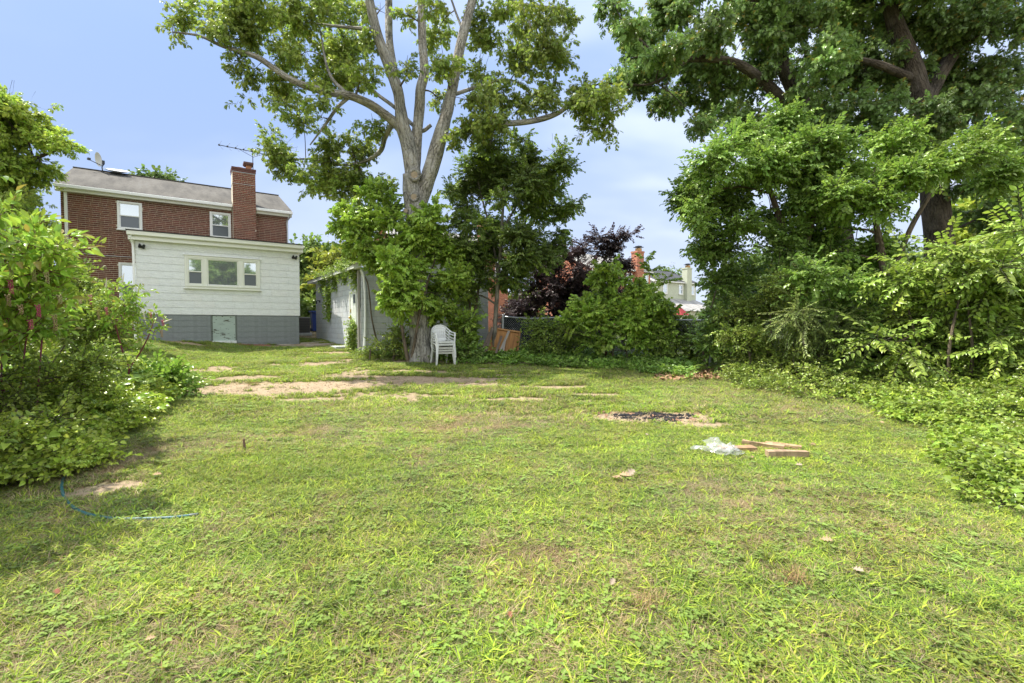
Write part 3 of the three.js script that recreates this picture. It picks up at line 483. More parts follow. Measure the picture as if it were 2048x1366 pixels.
function fill(blobs, per, seed, o = {}, len = .3) {              // returns { clumps, sprigs }
  const r = rng(seed), out = { clumps: [], sprigs: [] }, thr = o.thr ?? -.12, f = o.freq ?? 1.7, shell = o.shell ?? .3;
  for (const b of blobs) {
    const all = per * DENS * b.r * b.r * (b.k ?? 1), useC = !o.single && b.r > len * 1.15, nC = useC ? Math.round(all * .72 / CN) : 0, nS = Math.round(useC ? all * .38 : all);
    for (let i = 0; i < nC + nS; i++) {
      const c = i < nC, a = r() * 6.283, cz = r() * 2 - 1, q = Math.sqrt(1 - cz * cz), d = V(q * Math.cos(a), cz, q * Math.sin(a)), R = c ? Math.max(b.r * .5, b.r - len * .4) : Math.max(b.r * .6, b.r * 1.12 - len * .3);
      const rad = R * (.12 + 1.13 * Math.pow(r(), .75)) * (1 + .3 * noise3(d.x * 2 + b.c.x * 3, d.y * 2 + b.c.y, d.z * 2));
      const p = b.c.clone().addScaledVector(V(d.x, d.y * (b.sy ?? .9), d.z * (b.sz ?? 1)), rad);
      if (noise3(p.x * f, p.y * f * 1.2, p.z * f) < thr) continue;
      if (p.y < groundY(p.x, p.z) + .02) continue;
      const t = 1 + (o.clump ?? .15) * noise3(p.x * .8 + 40, p.y * .8, p.z * .8);
      if (c) { const yaw = r() * 6.283; out.clumps.push({ p, d: V((r() - .5) * .5, 1, (r() - .5) * .5).normalize(), up: V(Math.cos(yaw), 0, Math.sin(yaw)), s: (.8 + .4 * r()) * (o.scale ?? 1), t }); continue; }
      const dir = V(d.x, d.y * .55, d.z).multiplyScalar(o.out ?? 1).add(V((r() - .5) * 1.2, (r() - .5) * 1.0 + (o.up ?? .15), (r() - .5) * 1.2)).normalize();
      out.sprigs.push({ p, d: dir, s: (.75 + .5 * r()) * (o.scale ?? 1), t });
    }
  }
  return out;
}
function layers(blobs, seed) {                                   // each clump of a crown grows as a few flat overlapping layers
  const r = rng(seed), out = [];
  for (const b of blobs) {
    if (b.r < .2) { out.push(b); continue; }
    const n = b.r > .9 ? 14 : b.r > .4 ? 10 : 6; for (let i = 0; i < n; i++) { const a = r() * 6.283, y = r() * 2 - 1, q = Math.sqrt(1 - y * y), R = b.r * .92 * Math.pow(r(), .45), rr = b.r * (.24 + .24 * r()) * (n === 6 ? 1.3 : 1); out.push({ c: b.c.clone().add(V(q * Math.cos(a) * R, y * R * .9, q * Math.sin(a) * R)), r: rr, sy: .55, k: (b.k ?? 1) * (n === 14 ? .6 : n === 6 ? .75 : .85) }); }
  }
  return out;
}
const blobsAt = (l, zs = 1, seed = 3) => { const r = rng(seed); return l.map(([px, py, d, rp, k]) => { const dd = d + (r() - .5) * zs; return { c: at(px, py, dd), r: rp / FOCAL * dd, k: k ?? 1 }; }); };
const barkOf = (r, g, b, bump = .03) => M({ color: C(r, g, b), map: T.barkColor, bumpMap: T.bark, bumpScale: bump, roughness: .95, specularIntensity: .3 });
const poly = (pts) => pts.map(([x, y, d]) => at(x, y, d));
// a plant: stems given as measured paths, boughs that reach from the stems to each clump of leaves, and the leaves
function plant(name, label, cat, o) {
  const base = o.base, g = thing(name, label, cat, base, 0, o.group), inv = (geo) => geo.translate(-base.x, -base.y, -base.z), r = rng(o.seed), nodes = [];
  for (const [k, st] of (o.stems ?? []).entries()) {
    const pts = st.pts.map((p) => (p.isVector3 ? p : at(...p))); const geo = inv(tube(pts, st.r, st.sides ?? (st.r[0] > .12 ? 18 : 8), st.per ?? 6, st.rough ?? .1, o.seed + k * 3.7));
    part(st.name ?? (k ? 'limb' : 'trunk'), geo, st.mat ?? o.bark, g);
    const cv = new THREE.CatmullRomCurve3(pts); for (let i = 0; i <= 14; i++) nodes.push({ p: cv.getPoint(i / 14), r: mix(st.r[0], st.r.at(-1), i / 14), k });
  }
  const tw = [];
  if (nodes.length && o.boughs !== 0) for (const b of o.blobs) {
    let best = nodes[0], bd = 1e9; for (const n of nodes) { const d = n.p.distanceTo(b.c) + Math.max(0, n.p.y - b.c.y) * .6; if (d < bd) { bd = d; best = n; } }
    const dist = best.p.distanceTo(b.c), midp = best.p.clone().lerp(b.c, .5).add(V((r() - .5) * dist * .25, dist * (.06 + .1 * r()), (r() - .5) * dist * .25)), r0 = Math.min(best.r * .6, (o.twig ?? .022) + dist * .012), end = b.c.clone();
    tw.push(tube([best.p, midp, end], [r0, r0 * .7, r0 * .4], 6, 4, .08, r() * 9, false)); nodes.push({ p: midp, r: r0 * .7 }, { p: end, r: r0 * .4 });
    const ns = o.twigs ?? 6; for (let i = 0; i < ns; i++) { const d = V(r() - .5, r() - .42, r() - .5).normalize(), s = midp.clone().lerp(end, .3 + .7 * r()), e = b.c.clone().addScaledVector(d, b.r * (.7 + .4 * r())), m = s.clone().lerp(e, .5).add(V(0, b.r * .12 * (r() - .3), (r() - .5) * b.r * .2)); tw.push(tube([s, m, e], [r0 * .38, r0 * .26, .004], 4, 3, 0, 1, false)); }
  }
  if (tw.length) part('boughs', inv(join(tw)), o.twigMat ?? o.bark, g).userData.kind = 'stuff';
  for (const [k, f] of (o.foliage ?? [{ sp: o.sp, per: o.per }]).entries()) {
    const q = fill(o.flat === 0 ? f.blobs ?? o.blobs : layers(f.blobs ?? o.blobs, o.seed + 7), f.per, o.seed + 50 + k, { single: f.sp === 'spray' || f.sp === 'pinn', ...o.fill, ...f.fill }, SP[f.sp].len); total[0] += q.clumps.length; total[1] += q.sprigs.length;
    instances(g, 'foliage', f.sp, q.clumps, base, o.seed + 70 + k, f.tint ?? o.tint, CLUMP[f.sp]); instances(g, 'foliage', f.sp, q.sprigs, base, o.seed + 170 + k, f.tint ?? o.tint);
  }
  return g;
}
const grey = barkOf(.43, .415, .385, .07), brown = barkOf(.2, .16, .12, .03), darkBark = barkOf(.13, .11, .09, .05), twigM = barkOf(.15, .125, .1, .01);

// ---------------------------------------------------------------- the tall oak in the middle
{
  const base = onGround(845, 724), D = -base.z;
  const st = [
    { pts: [[845, 735, D], [844, 690, D], [838, 620, D], [834, 540, D], [831, 470, D], [831, 420, D], [828, 385, D], [826, 350, D]], r: [.43, .315, .275, .26, .265, .275, .28, .27], sides: 26, rough: .13 },
    { pts: [[832, 420, D], [826, 350, D], [818, 295, D], [806, 255, D - .1], [800, 215, D - .15], [795, 180, D - .2], [778, 130, D - .3], [758, 80, D - .4], [745, 30, D - .5], [732, -40, D - .6], [725, -150, D - .7]], r: [.21, .23, .215, .185, .15, .145, .145, .13, .12, .1, .06] },
    { pts: [[796, 190, D], [789, 150, D + .15], [779, 80, D + .3], [778, 0, D + .5], [782, -120, D + .7]], r: [.11, .115, .11, .1, .06] },
    { pts: [[828, 340, D + .1], [833, 280, D + .1], [839, 215, D + .1], [841, 180, D + .1], [849, 145, D + .1], [845, 90, D + .1], [843, 0, D + .1], [846, -130, D + .2]], r: [.17, .155, .14, .135, .13, .115, .1, .06] },
    { pts: [[838, 425, D], [848, 385, D - .05], [862, 340, D - .1], [876, 290, D - .1], [890, 240, D - .1], [902, 190, D], [913, 130, D], [926, 70, D + .1], [942, 10, D + .2], [962, -60, D + .3], [985, -160, D + .4]], r: [.16, .18, .21, .21, .165, .145, .135, .135, .12, .1, .06] },
    { pts: [[806, 262, D], [788, 244, D - .1], [765, 226, D - .3], [738, 208, D - .6], [700, 192, D - .9], [660, 185, D - 1.2], [615, 173, D - 1.4], [575, 155, D - 1.6], [545, 135, D - 1.7], [515, 115, D - 1.8], [470, 100, D - 1.9], [440, 90, D - 2], [400, 72, D - 2], [345, 64, D - 2]], r: [.14, .13, .125, .11, .1, .095, .085, .075, .07, .065, .05, .04, .03, .015] },
    { pts: [[893, 275, D - .1], [915, 268, D - .2], [955, 252, D - .4], [1000, 248, D - .6], [1050, 244, D - .8], [1090, 236, D - 1], [1118, 225, D - 1.1], [1140, 211, D - 1.2], [1175, 200, D - 1.3], [1210, 195, D - 1.4]], r: [.1, .095, .085, .08, .078, .072, .062, .05, .035, .015] },
    { pts: [[783, 250, D + .3], [770, 275, D + .6], [762, 300, D + .9], [735, 320, D + 1.2], [680, 330, D + 1.4], [620, 318, D + 1.5], [560, 322, D + 1.5]], r: [.08, .075, .07, .05, .04, .03, .015] },
    { pts: [[700, 192, D - .9], [675, 215, D - .9], [650, 250, D - .9], [620, 290, D - .9]], r: [.05, .045, .035, .015] },
    { pts: [[862, 250, D + .2], [845, 262, D + .3], [826, 250, D + .6], [790, 215, D + 1], [745, 180, D + 1.3], [700, 120, D + 1.6]], r: [.05, .06, .06, .055, .05, .03] },
    { pts: [[905, 190, D + .1], [950, 175, D + .5], [1000, 160, D + .8], [1035, 165, D + 1], [1070, 200, D + 1]], r: [.06, .05, .04, .03, .015] },
    { pts: [[925, 60, D + .2], [910, 20, D + .3], [890, -40, D + .4]], r: [.04, .03, .02] },
    { pts: [[1000, 30, D + .8], [1040, 15, D + .7], [1060, 50, D + .6], [1045, 100, D + .6]], r: [.05, .05, .035, .015] },
    { pts: [[960, -50, D + .3], [1000, -20, D + .5], [1030, 5, D + .7], [1075, 12, D + .7], [1120, 15, D + .7]], r: [.09, .08, .06, .04, .02] },
    { pts: [[690, 185, D - 1], [660, 150, D - 1], [640, 60, D - .9]], r: [.05, .04, .015] },
    { pts: [[752, 60, D - .4], [700, 55, D - .3], [650, 50, D - .2], [600, 45, D]], r: [.055, .045, .035, .015] },
  ];
  const L = [[560, 60, 45], [620, 40, 50], [600, 110, 48], [660, 130, 48], [700, 30, 42], [690, 90, 42], [640, 190, 45], [560, 170, 28], [690, 160, 36], [590, 212, 38], [600, 252, 24], [642, 236, 36], [560, 300, 38], [590, 325, 40], [545, 335, 22], [622, 342, 44], [662, 322, 48], [704, 300, 46], [722, 350, 44], [692, 382, 40], [650, 372, 34], [742, 255, 30], [728, 150, 30], [812, 130, 20], [812, 30, 24], [872, 70, 32], [886, 15, 32], [890, 130, 30], [940, 200, 38], [935, 262, 42], [960, 150, 42], [975, 95, 40], [965, 215, 38], [990, 250, 36], [1002, 180, 42], [1000, 25, 38], [1040, 60, 46], [1040, 120, 42], [1084, 85, 42], [1080, 20, 42], [1112, 112, 32], [1122, 50, 36], [1095, 145, 24], [1045, 190, 38], [1080, 208, 34], [1100, 175, 24], [962, 50, 32], [880, 200, 24], [760, 20, 28], [860, 10, 22],
    [350, 75, 18], [372, 42, 34], [404, 22, 42], [440, 60, 30], [462, 22, 38], [492, 75, 36], [504, 28, 38], [522, 125, 32], [500, 172, 28], [482, 202, 14], [540, 200, 22], [470, 112, 24], [570, 110, 26],
    [1172, 215, 36], [1210, 200, 42], [1226, 250, 26], [1192, 255, 32], [1152, 195, 24], [1180, 170, 20], [740, 90, 26],
    [600, -60, 60], [760, -90, 60], [900, -80, 60], [1040, -60, 60], [480, -45, 40]].map(([x, y, q], i) => [x, y, D + (x < 560 && y < 210 ? -1.7 : x > 1140 ? -1.3 : y > 280 && x < 760 ? 1.3 : Math.sin(i * 5.1) * 1.3), q]);
  const g = plant('oak_tree', 'tall pale-barked oak with several upright limbs in the middle of the yard', 'tree', { base, seed: 300, stems: st, bark: grey, twigMat: twigM, blobs: blobsAt(L, .6, 4), sp: 'oak', per: 62, fill: { thr: -.1, freq: 2.0, up: -.05, clump: .3 }, twigs: 5, twig: .02 });
  // sawn stubs and knots on the trunk
  const heart = M({ color: C(.42, .33, .22), map: T.grain, roughness: .95 });
  for (const [px, py, rr, dz] of [[829, 350, .13, .33], [828, 394, .1, .3], [812, 422, .06, .26]]) {
    const p = at(px, py, D - dz).sub(base), k = part('knot', new THREE.TorusGeometry(rr, rr * .38, 10, 20).translate(p.x, p.y, p.z), grey, g); part('cut_face', new THREE.CylinderGeometry(rr * .9, rr, .06, 18).rotateX(Math.PI / 2).translate(p.x, p.y, p.z - .0), heart, k);
  }
}
// ---------------------------------------------------------------- plants round the oak and the garage
{
  const base = onGround(812, 722), D = -base.z - .35;
  const L = [[712, 480, 34], [735, 440, 45], [762, 405, 40], [700, 430, 32], [790, 470, 50], [765, 520, 36], [805, 540, 46], [850, 470, 45], [880, 500, 42], [860, 430, 30], [900, 550, 34], [868, 590, 42], [822, 600, 46], [790, 610, 26], [835, 640, 26], [790, 575, 24], [905, 470, 24], [880, 620, 30], [930, 540, 24], [690, 455, 22], [665, 480, 12], [720, 455, 30], [745, 500, 22]].map(([x, y, q], i) => [x, y, D + (i % 3 - 1) * .45 + (x < 740 ? .8 : 0), q]);
  plant('vine_shrub', 'lime-green heart-leaved shrub growing round and up the oak trunk', 'shrub', { base, seed: 410, bark: brown, stems: [{ pts: [[818, 728, D], [810, 690, D - .1], [802, 640, D], [790, 560, D], [770, 470, D]], r: [.06, .05, .045, .035, .02] }, { pts: [[822, 728, D], [830, 680, D - .1], [845, 600, D - .1], [870, 520, D]], r: [.05, .04, .03, .02] }], blobs: blobsAt(L, .4, 5), sp: 'heart', per: 125, fill: { thr: -.16, up: .1, freq: 2.2, clump: .25 } });
  const b2 = onGround(985, 716), D2 = -b2.z + .1;
  const L2 = [[940, 340, 42], [1000, 330, 55], [1060, 320, 50], [1110, 300, 30], [1125, 330, 28], [960, 400, 55], [1030, 390, 60], [1090, 400, 40], [1130, 420, 24], [1160, 408, 14], [1080, 460, 45], [930, 460, 48], [990, 470, 55], [1040, 490, 50], [950, 540, 45], [1010, 550, 45], [1075, 520, 36], [930, 590, 30], [990, 280, 26], [1040, 280, 24], [1085, 370, 40], [1110, 480, 24], [910, 400, 30]].map(([x, y, q], i) => [x, y, D2 + Math.sin(i * 2.7) * .8, q]);
  plant('sapling_tree', 'slim leafy sapling with a thin pale trunk between the oak and the fence', 'tree', { base: b2, seed: 430, bark: barkOf(.26, .24, .2, .01), stems: [{ pts: [[984, 724, D2], [988, 680, D2], [992, 620, D2], [998, 540, D2], [1004, 450, D2], [1010, 350, D2], [1016, 290, D2]], r: [.085, .07, .065, .055, .045, .03, .01] }, { pts: [[997, 560, D2], [985, 480, D2 + .2], [965, 400, D2 + .3], [950, 340, D2 + .3]], r: [.04, .035, .03, .015] }, { pts: [[1004, 460, D2], [1040, 400, D2], [1075, 340, D2]], r: [.035, .03, .015] }], blobs: blobsAt(L2, .5, 6), foliage: [{ sp: 'sapling', per: 160 }, { sp: 'heart', per: 14, fill: { shell: .7 } }], fill: { thr: -.16, freq: 1.9, up: .05, clump: .3 } });
  const b3 = onGround(950, 716), D3 = -b3.z + .5;
  plant('sapling_tree', 'leaning thin-stemmed sapling beside the right corner of the garage', 'tree', { base: b3, seed: 440, bark: brown, stems: [{ pts: [[935, 715, D3], [945, 660, D3], [955, 590, D3], [968, 520, D3], [985, 470, D3]], r: [.06, .05, .04, .03, .015] }, { pts: [[947, 650, D3], [935, 580, D3], [928, 520, D3]], r: [.035, .03, .015] }], blobs: blobsAt([[940, 590, 22], [920, 560, 24], [960, 550, 26], [975, 505, 26], [930, 510, 28]].map(([x, y, q]) => [x, y, D3, q]), .5, 8), sp: 'sapling', per: 90 });
  const bushes = [
    ['rounded leafy shrub right of the oak below the garage window', [[925, 640, 26], [922, 672, 28], [940, 692, 20], [905, 600, 20], [905, 690, 18]], 'heart', .2, [1, 1, 1], 110],
    ['low weedy shrub between the white chairs and the leaning orange board', [[925, 702, 18], [945, 708, 14], [908, 710, 14]], 'mulb', -.4, [1, 1, .9], 130],
    ['small-leaved shrub at the left foot of the oak', [[785, 692, 24], [805, 680, 24], [770, 702, 18], [790, 712, 18], [755, 698, 14], [815, 705, 18], [785, 665, 16]], 'small', -.1, [1, 1, 1], 150],
    ['dark bushy weeds against the corner of the garage', [[738, 704, 9], [730, 712, 8], [724, 706, 6]], 'small', .6, [1, 1, 1], 170],
  ];
  for (const [label, l, sp, dz, tint, per] of bushes) { const b = onGround(l[0][0], 722); plant('shrub', label, 'shrub', { base: b, seed: 450 + per, bark: brown, stems: [{ pts: [b.clone().add(V(0, -.05, 0)), b.clone().add(V(.05, .3, 0)), at(l[0][0], l[0][1], -b.z + dz)], r: [.03, .02, .01], name: 'stem' }], blobs: blobsAt(l.map(([x, y, q]) => [x, y, -b.z + dz, q]), .3, per), sp, per, tint, fill: { thr: -.3, up: .3 } }); }
  // vines on the garage: along the eave, hanging strands and on the front wall
  const GX = -4.99, GZ = -16, loc = (x, y, z) => V(GX + x * Math.cos(RY) + z * Math.sin(RY), y, GZ - x * Math.sin(RY) + z * Math.cos(RY));
  const bl = []; const rr = rng(17);
  for (let w = .2; w < 5; w += .3) bl.push({ c: loc(-.2, 3.62 + .08 * rr(), -w), r: .1 + .12 * rr() * (w < 2.6 ? 1.6 : .8), k: 1 });
  for (const [w, len] of [[4.3, 1.6], [3.3, .5], [5.2, .4], [1.9, .3], [.4, .6]]) for (let y = 0; y < len; y += .1) bl.push({ c: loc(-.05, 3.45 - y, -w - .03 * Math.sin(y * 9)), r: .05, k: 7 });
  for (let y = .7; y < 1.8; y += .14) bl.push({ c: loc(-.08, y, -.75), r: .09, k: 5 });
  for (let k = 0; k < 15; k++) bl.push({ c: loc(1.4 + 3.0 * rr(), 1.0 + 2.3 * rr(), .12), r: .2 + .16 * rr(), k: .7 });
  const vb = loc(.5, groundY(-4.5, -16), .2);
  plant('climbing_vine', 'climbing vine trailing along the garage eave and down its walls', 'vine', { base: vb, seed: 470, bark: brown, stems: [{ pts: [vb, loc(.3, 1.8, .1), loc(.1, 3.2, .1), loc(-.25, 3.6, -1.5), loc(-.25, 3.62, -4)], r: [.03, .025, .02, .015, .008], name: 'stem' }], blobs: bl, flat: 0, sp: 'ivy', per: 230, fill: { thr: -.4, up: -.1, scale: .85 }, twigs: 0, boughs: 0 });
  // purple-leaved tree beyond the fence
  const b4 = V(at(1150, 700, 17.5).x, groundY(2, -17.5), -17.5), D4 = 17.5;
  const L4 = [[1130, 520, 46], [1190, 495, 34], [1230, 485, 26], [1258, 470, 14], [1150, 585, 56], [1085, 600, 50], [1215, 585, 44], [1052, 630, 40], [1120, 640, 46], [1190, 630, 44], [1255, 560, 26], [1060, 560, 34], [1100, 545, 36], [1170, 540, 40], [1030, 600, 26], [1010, 640, 22], [1045, 665, 22], [1100, 670, 26], [1235, 530, 22], [1270, 590, 20], [1240, 620, 30]].map(([x, y, q], i) => [x, y, D4 + Math.sin(i * 3.3) * .8, q]);
  plant('purple_leaf_tree', 'dark purple-leaved tree spreading behind the fence', 'tree', { base: b4, seed: 480, bark: darkBark, stems: [{ pts: [[1150, 705, D4], [1146, 660, D4], [1140, 610, D4], [1150, 550, D4], [1160, 500, D4]], r: [.12, .1, .08, .05, .02] }, { pts: [[1143, 630, D4], [1180, 560, D4], [1225, 500, D4], [1262, 465, D4]], r: [.06, .045, .03, .01] }], blobs: blobsAt(L4, .6, 9), sp: 'purple', per: 110, fill: { thr: -.08, freq: 2.4, up: 0, clump: .4 } });
}
// ---------------------------------------------------------------- right side: two big dark oaks, leafy trees in front, thickets, arching sprays
{
  const D = 14, b1 = V(at(1885, 640, D).x, groundY(12, -D), -D);
  const row = (l, d, zs = 1.2) => l.map(([x, y, q, k], i) => [x, y, d + Math.sin(i * 4.3) * zs, q, k]);
  const A = [[1620, 40, 60], [1650, 130, 58], [1700, 50, 60], [1712, 140, 60], [1684, 230, 55], [1790, 40, 60], [1780, 150, 60], [1764, 250, 55], [1860, 40, 66], [1852, 140, 60], [1842, 240, 56], [1930, 60, 66], [1920, 160, 66], [1924, 260, 64], [2000, 60, 66], [2010, 160, 66], [2000, 270, 70], [1960, 350, 56], [2030, 370, 56], [1980, 430, 40], [2060, 250, 70], [1820, 330, 36], [1700, -60, 80], [1840, -80, 90], [1980, -60, 90], [1760, -180, 100], [1920, -200, 100]];
  plant('oak_tree', 'large dark oak with a thick grey trunk at the right edge of the yard', 'tree', { base: b1, seed: 510, bark: darkBark, stems: [{ pts: [[1886, 660, D], [1882, 560, D], [1876, 470, D], [1868, 380, D], [1858, 290, D], [1845, 210, D], [1818, 120, D], [1792, 50, D], [1772, -20, D], [1755, -140, D]], r: [.4, .37, .345, .325, .31, .28, .24, .21, .18, .09] }, { pts: [[1846, 215, D], [1880, 150, D + .3], [1920, 80, D + .5], [1945, 10, D + .6], [1960, -80, D + .6]], r: [.2, .19, .17, .15, .08] }, { pts: [[1868, 380, D], [1920, 330, D - .6], [1990, 280, D - 1]], r: [.12, .1, .04] }, { pts: [[1830, 160, D], [1760, 130, D - .5], [1690, 110, D - .8]], r: [.12, .1, .03] }], blobs: blobsAt(row(A, D), 1, 11), sp: 'darkoak', per: 98, fill: { thr: -.14, freq: 1.7, up: 0, clump: .35 } });
  const D2 = 14.5, b2 = V(at(1700, 660, D2).x, groundY(10, -D2), -D2);
  const B = [[1224, 18, 26], [1214, -10, 22], [1290, 85, 40], [1335, 45, 36], [1330, 125, 46], [1384, 95, 48], [1290, 150, 42], [1240, 150, 26], [1335, 190, 38], [1384, 176, 44], [1424, 55, 48], [1444, 140, 52], [1420, 210, 40], [1402, 255, 26], [1500, 60, 58], [1482, 180, 50], [1560, 55, 58], [1562, 160, 54], [1600, 225, 50], [1500, 250, 42], [1550, 290, 40], [1400, -40, 60], [1520, -60, 80], [1600, -140, 90], [1450, -160, 80], [1330, 0, 32], [1270, 55, 24], [1365, 15, 30]];
  plant('oak_tree', 'dark oak leaning left with limbs reaching over the hedge toward the middle', 'tree', { base: b2, seed: 530, bark: darkBark, stems: [{ pts: [[1700, 670, D2], [1690, 520, D2], [1668, 400, D2], [1640, 300, D2], [1600, 200, D2], [1560, 120, D2], [1530, 60, D2], [1495, -10, D2], [1470, -100, D2]], r: [.34, .31, .28, .26, .24, .22, .2, .17, .08] }, { pts: [[1640, 300, D2], [1600, 240, D2 - .4], [1540, 175, D2 - .8], [1480, 130, D2 - 1], [1430, 118, D2 - 1.1], [1370, 118, D2 - 1.2], [1300, 110, D2 - 1.2]], r: [.16, .15, .14, .12, .1, .07, .03] }, { pts: [[1312, 112, D2 - 1.2], [1290, 90, D2 - 1.2], [1270, 70, D2 - 1.2], [1238, 30, D2 - 1.2], [1230, 10, D2 - 1.2]], r: [.045, .04, .03, .015, .008] }, { pts: [[1310, 108, D2 - 1.2], [1270, 115, D2 - 1.2], [1238, 127, D2 - 1.2]], r: [.03, .02, .008] }, { pts: [[1380, 118, D2 - 1.2], [1300, 168, D2 - 1.3], [1240, 168, D2 - 1.4], [1192, 170, D2 - 1.4], [1183, 188, D2 - 1.4]], r: [.04, .03, .028, .022, .012] }], blobs: blobsAt(row(B, D2 - .5), .8, 12), sp: 'darkoak', per: 100, fill: { thr: -.12, freq: 1.8, up: -.05, clump: .35 } });
  const D3 = 11.3, b3 = V(at(1600, 740, D3).x, groundY(7, -D3), -D3);
  const E_ = [[1372, 395, 26], [1400, 430, 30], [1415, 480, 30], [1400, 350, 26], [1432, 330, 36], [1400, 385, 32], [1375, 410, 16], [1465, 290, 32], [1470, 380, 46], [1432, 440, 38], [1522, 330, 50], [1502, 270, 36], [1542, 420, 50], [1600, 320, 50], [1620, 400, 54], [1622, 480, 50], [1552, 500, 46], [1482, 470, 42], [1436, 500, 34], [1560, 245, 36], [1660, 290, 40]];
  plant('mulberry_tree', 'broad bright-leaved tree on the left of the right-hand thicket', 'tree', { base: b3, seed: 550, bark: brown, stems: [{ pts: [[1610, 750, D3], [1600, 640, D3], [1585, 540, D3], [1560, 440, D3], [1530, 350, D3], [1510, 280, D3]], r: [.13, .11, .09, .07, .05, .02] }, { pts: [[1590, 560, D3], [1620, 460, D3], [1640, 360, D3], [1650, 300, D3]], r: [.07, .06, .04, .015] }], blobs: blobsAt(row(E_, D3, .8), .5, 13), sp: 'mulb', per: 190, fill: { thr: -.18, up: .05, freq: 1.8, clump: .25 } });
  const D4 = 10.6, b4 = V(at(1790, 740, D4).x, groundY(8.5, -D4), -D4);
  const F_ = [[1684, 340, 42], [1690, 400, 50], [1742, 330, 46], [1704, 460, 50], [1772, 400, 44], [1760, 470, 44], [1660, 520, 44], [1840, 340, 40], [1796, 285, 34], [1720, 530, 46], [1800, 350, 40], [1960, 300, 40], [1990, 350, 34], [1920, 310, 34], [1880, 340, 28]];
  plant('mulberry_tree', 'bright-leaved tree in front of the thick grey oak trunk', 'tree', { base: b4, seed: 560, bark: brown, stems: [{ pts: [[1790, 750, D4], [1780, 620, D4], [1765, 520, D4], [1750, 430, D4], [1745, 350, D4]], r: [.12, .1, .08, .05, .02] }, { pts: [[1775, 570, D4], [1830, 440, D4 + .3], [1900, 340, D4 + .4], [1960, 300, D4 + .5]], r: [.06, .05, .035, .012] }], blobs: blobsAt(row(F_, D4, .7), .5, 14), sp: 'mulb', per: 190, tint: [1.12, 1.1, .95], fill: { thr: -.18, up: .08, freq: 1.8, clump: .25 } });
  const shrubs = [
    ['dark pinnate-leaved bush at the left end of the thicket over the fence', 11.6, [[1436, 565, 34], [1428, 618, 32], [1452, 640, 44], [1482, 575, 44], [1440, 690, 40], [1420, 668, 30]], 'mulb', 150, [1, 1, 1]],
    ['feathery drooping shrub in the middle of the thicket', 9.9, [[1640, 660, 40], [1622, 700, 36], [1600, 640, 30], [1660, 720, 36]], 'pinn', 200, [1, 1, 1]],
    ['dense small-leaved bush left of the feathery shrub', 10.6, [[1500, 690, 50], [1540, 620, 50], [1560, 730, 44], [1510, 740, 34], [1480, 752, 24], [1545, 762, 26], [1600, 768, 24], [1480, 640, 40], [1570, 570, 44], [1590, 680, 40]], 'small', 190, [1, 1, 1]],
    ['tall leafy bush right of the feathery shrub', 9.8, [[1660, 590, 46], [1690, 690, 50], [1722, 620, 54], [1742, 710, 50], [1680, 760, 36], [1770, 570, 46], [1620, 560, 40], [1730, 760, 34]], 'mulb', 130, [1, 1, 1]],
    ['shady bush behind the thin pole in the thicket', 9.4, [[1790, 640, 50], [1830, 710, 46], [1825, 615, 38], [1790, 740, 40], [1860, 760, 36], [1890, 700, 44]], 'small', 150, [1, 1, 1]],
    ['leafy hedge bush filling the far right behind the arching sprays', 9.8, [[1910, 640, 50], [1970, 570, 46], [2020, 620, 60], [1980, 690, 56], [2050, 540, 60], [1920, 740, 40], [2040, 720, 56]], 'mulb', 95, [1, 1, 1]],
  ];
  for (const [label, d, l, sp, per, tint] of shrubs) { const cx = l.reduce((a, q) => a + q[0], 0) / l.length, p = at(cx, 760, d), b = V(p.x, groundY(p.x, -d), -d), pp = l.map(([x, y, q], i) => [x, y, d + Math.sin(i * 2.9) * .5, q]); plant('shrub', label, 'shrub', { base: b, seed: 570 + Math.round(cx), bark: brown, stems: [0, 1, 2].map((k) => ({ pts: [b.clone().add(V((k - 1) * .3, -.05, 0)), b.clone().add(V((k - 1) * .5, .6, .1)), at(l[k][0], l[k][1], d)], r: [.035, .025, .01], name: 'stem' })), blobs: blobsAt(pp, .4, Math.round(cx)), sp, per, tint, fill: { thr: -.22, up: .2, freq: 2, clump: .25 } }); }
  const sprays = [
    ['arching shrub with long flat leafy sprays at the right edge', 8.2, [[1940, 510, 50], [1932, 585, 54], [2000, 525, 54], [2022, 600, 56], [1962, 650, 54], [2034, 690, 50], [2042, 460, 36], [1952, 715, 40], [2030, 755, 36], [2060, 600, 50], [2060, 700, 44]], 100],
    ['arching shrub with yellow-green sprays left of the one at the right edge', 8.9, [[1800, 560, 36], [1870, 590, 36], [1884, 640, 46], [1862, 690, 40], [1820, 605, 36], [1780, 690, 34]], 95],
  ];
  for (const [label, d, l, per] of sprays) { const cx = l[1][0], p = at(cx, 760, d), b = V(p.x, groundY(p.x, -d), -d); plant('shrub', label, 'shrub', { base: b, seed: 640 + cx, bark: brown, stems: [0, 1, 2].map((k) => ({ pts: [b.clone().add(V((k - 1) * .2, -.05, 0)), b.clone().add(V((k - 1) * .4, .8, .1)), at(l[k][0], l[k][1], d)], r: [.035, .025, .01], name: 'stem' })), blobs: blobsAt(l.map(([x, y, q], i) => [x, y, d + Math.sin(i * 2.1) * .4, q]), .4, cx), sp: 'spray', per, fill: { thr: -.3, up: -.05, out: 1.6, clump: .2 } }); }
